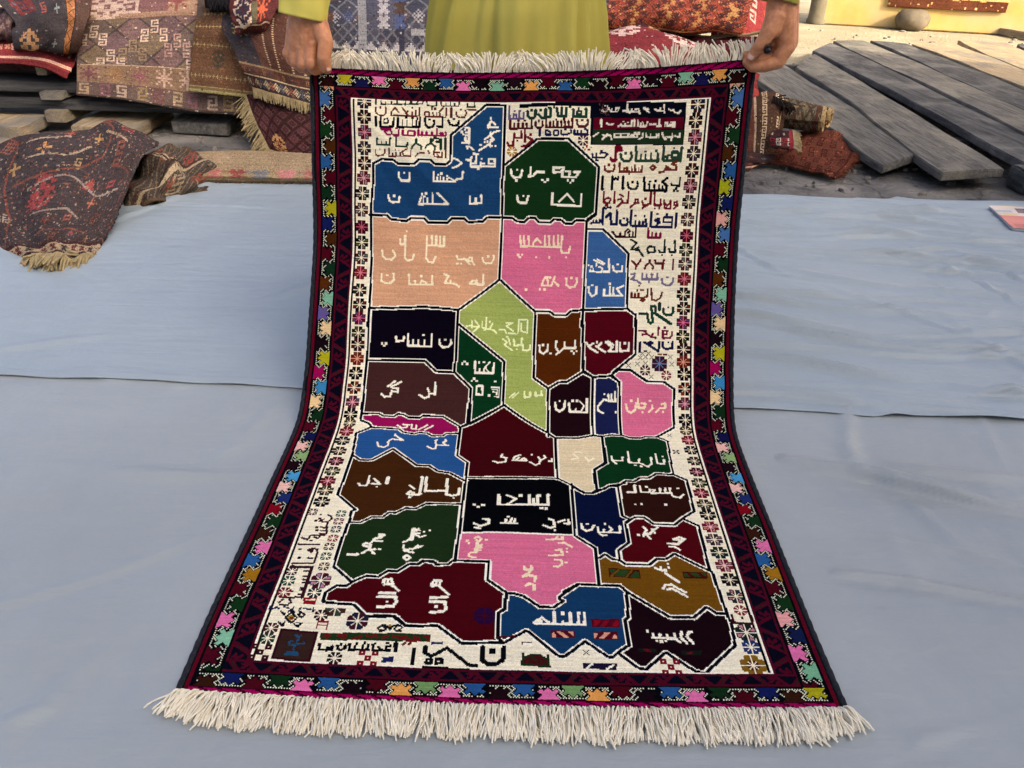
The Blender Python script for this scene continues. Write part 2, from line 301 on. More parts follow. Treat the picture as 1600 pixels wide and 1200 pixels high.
# unseen wall with doors, added beyond the right edge to shade the yard
pd=Vector((SUN_DIR[0],SUN_DIR[1],0)).normalized(); e0=Vector((4.1,7.6,0))-pd*9; pr=Vector((-pd.y,pd.x,0)); pr=pr if pr.y<0 else -pr
bl=thing('shade_building',e0+pr*11,'unseen long wall with doors, added right of the yard to shade it','building')
slab('wall',e0,e0+pr*22,8.2,.4,M_plaster2,bl)
for k in range(5):
    q=e0+pr*(2+4.2*k); 
    dr=slab('door',q-pd*-.03,q+pr*1.6-pd*-.03,2.3,.06,M_wood_dark,bl)

# ---- rug surface model (metres); u 0..1 left->right, v 0..1 top->bottom
RW=1.1
_py=np.array([1.858,1.853,1.824,1.790,1.761,1.733,1.683,1.631,1.583,1.513,1.471,1.374,1.279,1.173,1.029,.907,.841,.787,.745])*1.1
_pz=np.array([.715,.698,.614,.509,.413,.341,.258,.183,.112,.036,.0105,.0055,.0055,.0055,.0055,.0055,.0055,.0055,.0055])*1.1
_px=np.array([-.474,-.474,-.475,-.476,-.477,-.477,-.480,-.482,-.483,-.486,-.487,-.488,-.489,-.489,-.490,-.491,-.490,-.489,-.488])*1.1
def _dense():
    s=np.r_[0,np.cumsum(np.hypot(np.diff(_py),np.diff(_pz)))]
    t=np.linspace(0,s[-1],1500)
    k=np.exp(-.5*(np.arange(-90,91)/30.)**2); k/=k.sum()
    out=[]
    for a in (_px,_py,_pz):
        b=np.interp(t,s,a); pad=np.r_[2*b[0]-b[90:0:-1],b,2*b[-1]-b[-2:-92:-1]]
        out.append(np.convolve(pad,k,'valid'))
    x,y,z=out
    s=np.r_[0,np.cumsum(np.hypot(np.diff(y),np.diff(z)))]
    return s,x,y,z
RS,RX,RY,RZ=_dense(); RLEN=RS[-1]
def rug_point(u,v):
    s=np.asarray(v)*RLEN
    x=np.interp(s,RS,RX)+np.asarray(u)*RW
    y=np.interp(s,RS,RY); z=np.interp(s,RS,RZ)
    w=np.clip(1-s/.36,0,1)**2
    z=z+.046*u*w-.020*4*u*(1-u)*w
    h=np.clip(z/.35,0,1)
    y=y+h*(.005*np.sin(6.3*u+1.2+3*v)+.004*np.sin(15*u+7*v))
    b=np.clip((s-RLEN+.45)/.45,0,1)
    y=y-.012*4*u*(1-u)*b
    return x,y,z
def raster_rug(data):
    A=np.zeros((NV,NU),np.int32); pal=['0a0912']
    def ci(c):
        if c not in pal: pal.append(c)
        return pal.index(c)
    def seg_mask(M,p,r,square=False):
        # all cells with centre within r of polyline p
        for k in range(max(1,len(p)-1)):
            a=p[k]; b=p[min(k+1,len(p)-1)]
            x0=int(max(0,min(a[0],b[0])-r-1)); x1=int(min(NU,max(a[0],b[0])+r+2))
            y0=int(max(0,min(a[1],b[1])-r-1)); y1=int(min(NV,max(a[1],b[1])+r+2))
            if x1<=x0 or y1<=y0: continue
            gx=np.arange(x0,x1)[None,:]+.5; gy=np.arange(y0,y1)[:,None]+.5
            dx,dy=b[0]-a[0],b[1]-a[1]; L=dx*dx+dy*dy
            t=np.clip(((gx-a[0])*dx+(gy-a[1])*dy)/L,0,1) if L>0 else np.zeros((y1-y0,x1-x0))
            ex=np.abs(gx-a[0]-t*dx); ey=np.abs(gy-a[1]-t*dy)
            d=np.maximum(ex,ey) if square else np.hypot(ex,ey)
            M[y0:y1,x0:x1]|=d<=r
    def poly_mask(p):
        gx=np.arange(NU)[None,:]+.5; gy=np.arange(NV)[:,None]+.5
        M=np.zeros((NV,NU),bool)
        for k in range(len(p)):
            (xa,ya),(xb,yb)=p[k],p[(k+1)%len(p)]
            if ya==yb: continue
            c=((ya<=gy)&(gy<yb))|((yb<=gy)&(gy<ya))
            M^=c&(gx<xa+(gy-ya)*(xb-xa)/(yb-ya))
        return M
    ops=[]
    for ln in data.strip().split('\n'):
        f=ln.split(); pt=[tuple(float(v)/2 for v in q.split(',')) for q in f[3:]]
        ops.append((f[0],float(f[1]),f[2],pt))
    U0,U1,V0,V1=43,437,31,710
    cream=ci('ece1c0'); white=ci('f0e8d2'); black=ci('07080f')
    A[V0:V1,U0:U1]=cream
    bm=np.zeros((NV,NU),bool); wm=bm.copy()
    for k,w,c,p in ops:
        if k=='B':
            seg_mask(bm,p,w/2-.12); seg_mask(wm,p,w/2+1.0)
        elif k=='W': seg_mask(wm,p,w/2)
    blocked=bm|wm; blocked[:V0]=True; blocked[V1:]=True; blocked[:,:U0]=True; blocked[:,U1:]=True
    seen=np.zeros((NV,NU),bool)
    for k,w,c,p in ops:
        if k!='G' or c=='CREAM': continue
        for q in p:
            x,y=int(q[0]),int(q[1])
            if blocked[y,x] or seen[y,x]: continue
            cc=ci(c); st=[(y,x)]; seen[y,x]=True; n=0
            while st:
                y,x=st.pop(); A[y,x]=cc; n+=1
                for yy,xx in ((y+1,x),(y-1,x),(y,x+1),(y,x-1)):
                    if not blocked[yy,xx] and not seen[yy,xx]: seen[yy,xx]=True; st.append((yy,xx))
            if n>60000: print('LEAK',c,p)
    for k,w,c,p in ops:
        if k=='R': A[poly_mask(p)]=ci(c)
    fld=np.zeros((NV,NU),bool); fld[V0:V1,U0:U1]=True
    A[wm&fld]=white; A[bm&fld]=black
    def flower(kind,r,c,cx,cy):
        R=int(r+3); ix,iy=int(cx),int(cy)
        for y in range(max(V0,iy-R),min(V1,iy+R+1)):
            for x in range(max(U0,ix-R),min(U1,ix+R+1)):
                dx,dy=x-ix,y-iy; ax,ay=abs(dx),abs(dy); m=max(ax,ay); n=min(ax,ay)
                if kind=='x':
                    if m<=r and ax==ay or (m<=r and r>2.9 and abs(ax-ay)<=1 and n>0): A[y,x]=ci(c[0])
                elif kind=='q':
                    s=r*.62
                    for ox,oy in ((-s,-s),(s,-s),(-s,s),(s,s),(0,0)):
                        e=max(abs(dx-ox),abs(dy-oy))
                        if r*.08<e<=r*.34: A[y,x]=ci(c[0])
                elif kind=='s':
                    g=n>=1 and (ax!=ay or m>3) and m<=r and n<=r*.66 and m>=2 and ax+ay<=r*1.55
                    if g: A[y,x]=ci(c[0])
                else:
                    if kind=='h' and dy<0: continue
                    if m>r: continue
                    body=(n<=r*.68 and ax+ay<=r*1.55)
                    if not body: continue
                    if n==0 or (ax==ay and m<=r*.5):
                        if len(c)>3 and c[3]: A[y,x]=ci(c[3])
                        continue
                    typ=(dx*dy>0)^(ay>ax)
                    col=c[0] if typ else c[1]
                    if c[2] and not typ and 3<m<r-.5 and n>=2 and n<=r*.62-.8 and abs(ax-ay)>1: col=c[2]
                    A[y,x]=ci(col)
    rc=[('3a1414','14183a','','e6d9b4'),('3c0c12','16120f','','e6d9b4'),('5c0e18','4e0c16','8a8896','d89098'),('241626','2a1420','5a3a4a','e6d9b4'),('4e0e14','1a1410','','e6d9b4'),('5c0e18','580d17','9a8a88','e0a0a0'),('101014','14120f','8a7a70','e6d9b4'),('4e0f16','3a0c12','8a8078','e6d9b4'),('4e0c1e','3a0c1a','','d06070'),('14140f','1c1812','6a6a40','e6d9b4'),('4e0e18','1a2020','6a7070','e6d9b4'),('6a0e1c','64101c','8a3a1e','e08088'),('3a0c14','0e2a1c','','e6d9b4'),('140c0c','1c100c','7a2a14','e6d9b4'),('5a0c20','540c1e','5a4a78','e07090'),('12120e','1a160e','5a5030','e6d9b4'),('1c100e','4c0e16','','e6d9b4'),('6a1410','6e1c10','7a3a1e','e6a080'),('120c10','1c0c10','','e6d9b4'),('8a2c14','1a1014','','e6d9b4'),('5a1020','4a2a5a','6a5a20','e6a0a0'),('16101a','0e0c12','','e6d9b4'),('3a2a1a','6a5020','2a3a4a','e6d9b4'),('7a1018','7a1018','','e6a0a0'),('14142a','1c1420','','e6d9b4'),('4e1018','16301e','','e6d9b4'),('4a0c18','420c16','','e0a0a0'),('1a2a1a','2a2416','6a6a3a','e6d9b4'),('6a0e1c','6a0e1c','','e6a0a0'),('30201a','24301e','7a7050','e6d9b4'),('12121e','1a1216','','e6d9b4')]
    for k,w,c,p in ops:
        if k in 'UV':
            for i,q in enumerate(p):
                col=rc[i] if i<31 else [('7a1020','7a1020','c08070','e6b0a8'),('3a2030','5a1428','8a6a7a','e6d9b4'),('142420','1a2a22','','e6d9b4'),('7a1428','70122a','b08080','e6c0b0'),('24141a','1a1414','','e6d9b4'),('1a2a30','4a1420','b07080','e6d9b4'),('4a1420','1a1a2a','','e6d9b4')][(i-31)%7]
                flower('r',7.2 if i not in (22,) else 6.4,col,q[0],q[1])
    # inner frame lines of the field
    A[V0:V1,U0:U0+1]=white; A[V0:V1,U0+2:U0+4]=black; A[V0:V1,U1-1:U1]=white; A[V0:V1,U1-4:U1-2]=black; A[V0,U0:U1]=white; A[V1-1,U0:U1]=white
    for k,w,c,p in ops:
        if k=='P':
            A[poly_mask(p)]=ci(c)
        elif k=='S':
            M=np.zeros((NV,NU),bool); seg_mask(M,p,max(w*.39,.55)); A[M]=ci(c)
        elif k=='D':
            M=np.zeros((NV,NU),bool); seg_mask(M,p,w*.42,True); A[M]=ci(c)
        elif k=='F':
            cc=[('' if s=='' else s) for s in c.split('/')]
            flower(cc[0],w,cc[1:],p[0][0],p[0][1])
    # ---- borders: run along a strip of length n and width wd; returns index strip
    dk=ci('09080f'); mar=ci('520c20'); nv=ci('0a0a1a'); red=ci('640c20'); ol=ci('24241a'); gz=ci('d8d8b8')
    def zig(n,wd,seq,start_outer=True,period=17.6):
        S=np.full((wd,n),dk,np.int32); rim=np.zeros((wd,n),bool); body=np.full((wd,n),-1,np.int32)
        half=[(8.6,0),(4.6,.34),(7.6,.54),(5.8,.74),(3.2,.56),(0,.82)]
        k=0; t=period*.5
        while t<n+9:
            outer=(k%2==0)==start_outer
            pl=[(x,s) for x,s in half]+[(-x,s) for x,s in reversed(half[:-1])]
            pl=[(t+x,(s if outer else 1-s)*wd) for x,s in pl]
            gx=np.arange(n)[None,:]+.5; gy=np.arange(wd)[:,None]+.5
            M=np.zeros((wd,n),bool)
            for a in range(len(pl)):
                (xa,ya),(xb,yb)=pl[a],pl[(a+1)%len(pl)]
                if ya==yb: continue
                cnd=((ya<=gy)&(gy<yb))|((yb<=gy)&(gy<ya))
                M^=cnd&(gx<xa+(gy-ya)*(xb-xa)/(yb-ya))
            body[M]=ci(seq[k%len(seq)])
            k+=1; t+=period
        inside=body>=0
        di=np.zeros_like(inside); 
        for sy,sx in ((1,0),(-1,0),(0,1),(0,-1)): di|=np.roll(np.roll(inside,sy,0),sx,1)
        ring=di&~inside
        yy,xx=np.mgrid[0:wd,0:n]
        near=inside|ring; d2=np.zeros_like(inside)
        for sy,sx in ((1,0),(-1,0),(0,1),(0,-1)): d2|=np.roll(np.roll(near,sy,0),sx,1)
        ring2=d2&~near
        S[ring2&((xx+yy)%2==0)]=gz
        S[inside]=body[inside]
        if wd>6: S[0][S[0]==gz]=dk; S[-1][S[-1]==gz]=dk
        return S
    def meander(n,wd):
        S=np.full((wd,n),nv,np.int32)
        S[:2]=mar; S[-2:]=mar
        per=28; h=wd
        strokes=[[(2,.15),(9,.85)],[(4,.15),(11,.85)],[(13,.7),(16,.45),(14,.25),(18,.2),(21,.5),(18,.8)],[(21,.5),(25,.85)],[(16,.45),(12,.3)]]
        for base in range(0,n+per,per):
            fl=(base//per)%2
            for si,s in enumerate(strokes):
                for a,b in zip(s[:-1],s[1:]):
                    for f in np.linspace(0,1,14):
                        x=base+a[0]+(b[0]-a[0])*f; y=(a[1]+(b[1]-a[1])*f)
                        if fl: y=1-y
                        yi=int(y*h)
                        for d in (0,1,2):
                            if 0<=x+d<n and 0<=yi<wd: S[yi,int(x+d)]=mar
            for f in np.linspace(.25,.75,12):
                x=base+3+7*f+1; y=f if not fl else 1-f
                if 0<=x<n: S[int(y*h),int(x)]=ol
        return S
    br=['e0946a','4a74a8','4e0818','163a1c','4a260e','2e5a90','4e0818','1a1a4a','b8b020','d05c88','4a0818','e09a50','12301c','2a5a90','d05c88','140a10','7ab08a','e08a4a','4e0818','2a5a9a','123018']
    left=['e0946a','4a74a8','500818','163a1c','4a260e','2a5a90','500818','12301c','b0a81c','16205a','4a260e','500818','12301c','5a2c0c','80b894','6a5a96','e8c48c','180a12','b8b01c','a00a50','3a88b8','e8c48c','123018','560a1c','16184a','e8b4a4','90b070','200a14','4a9ac8','e8b8a8','22306e','8a0a1c','143418','3a1a10','e070a0','2a6098','a87418','500a18','143818','e070a0','88c09a','500a1c','123018']
    right=['e0a080','4a74a8','500818','163a1c','4a260e','2a5a90','b0b01c','16205a','e0a090','4a74a8','500818','123018','5a2c0c','80b894','6a5a96','e8c48c','180a12','b8b01c','a00a50','3a88b8','e8c48c','123018','560a1c','16184a','e8b4a4','90b070','200a14','4a9ac8','e8b8a8','22306e','8a0a1c','143418','3a1a10','e070a0','2a6098','a87418','500a18','143818','e8a098','16204a','e070a0','7ab48a','500a18']
    bot=['3a1a10','16205a','4e0a18','143018','e070a0','2a5a90','180a12','4e0a18','e8a050','7aa060','e070a0','2a5a90','200c12','2a5a90','e070a0','7aa060','e8a050','4e0a18','180a12','2a5a90','e070a0','143018','4e0a18','16205a','3a1a10','b0a81c']
    top=['2a1010','b8b020','1a1a4a','e070a0','4e0818','e8a050','12301c','2a5a90','e070a0','180a12','80b894','24101a','e8a050','4e0818','2a5a90','143a1c','1c0a12','4e0818','e070a0','1c0a14','4e0818','80b894','1a1a4e','e8a050','30140e']
    A[:,0:3]=ci('16171b'); A[:,3:6]=red; A[:,6:8]=dk; A[:,NU-3:]=ci('16171b'); A[:,NU-6:NU-3]=red; A[:,NU-8:NU-6]=dk
    L=NV-14
    A[7:NV-7,8:24]=zig(L,16,left,False,L/len(left)).T
    A[7:NV-7,NU-24:NU-8]=zig(L,16,right,False,L/len(right)).T[:,::-1]
    A[7:NV-7,24:26]=dk; A[7:NV-7,NU-26:NU-24]=dk
    A[20:721,26:43]=meander(701,17).T; A[20:721,NU-43:NU-26]=meander(701,17).T[:,::-1]
    n=NU-16
    A[7:19,8:NU-8]=zig(n,12,top,False,n/len(top)); A[722:734,8:NU-8]=zig(n,12,bot,True,n/len(bot))[::-1]
    A[19:20,8:NU-8]=dk; A[721:722,8:NU-8]=dk
    A[20:31,26:NU-26]=meander(NU-52,11); A[710:721,26:NU-26]=meander(NU-52,11)
    mg=ci('a80a58'); dm=ci('38061c')
    for y0,y1,s in ((0,7,1),(734,740,-1)):
        for y in range(y0,y1):
            for x in range(6,NU-6):
                t=(x+s*2*(y-y0)*1.4)%14
                A[y,x]=mg if t<9.5 and (y-y0)>0 and (y-y0)<y1-y0-1 else dm
    # small wool knots straying over the edges of a colour
    return A,pal

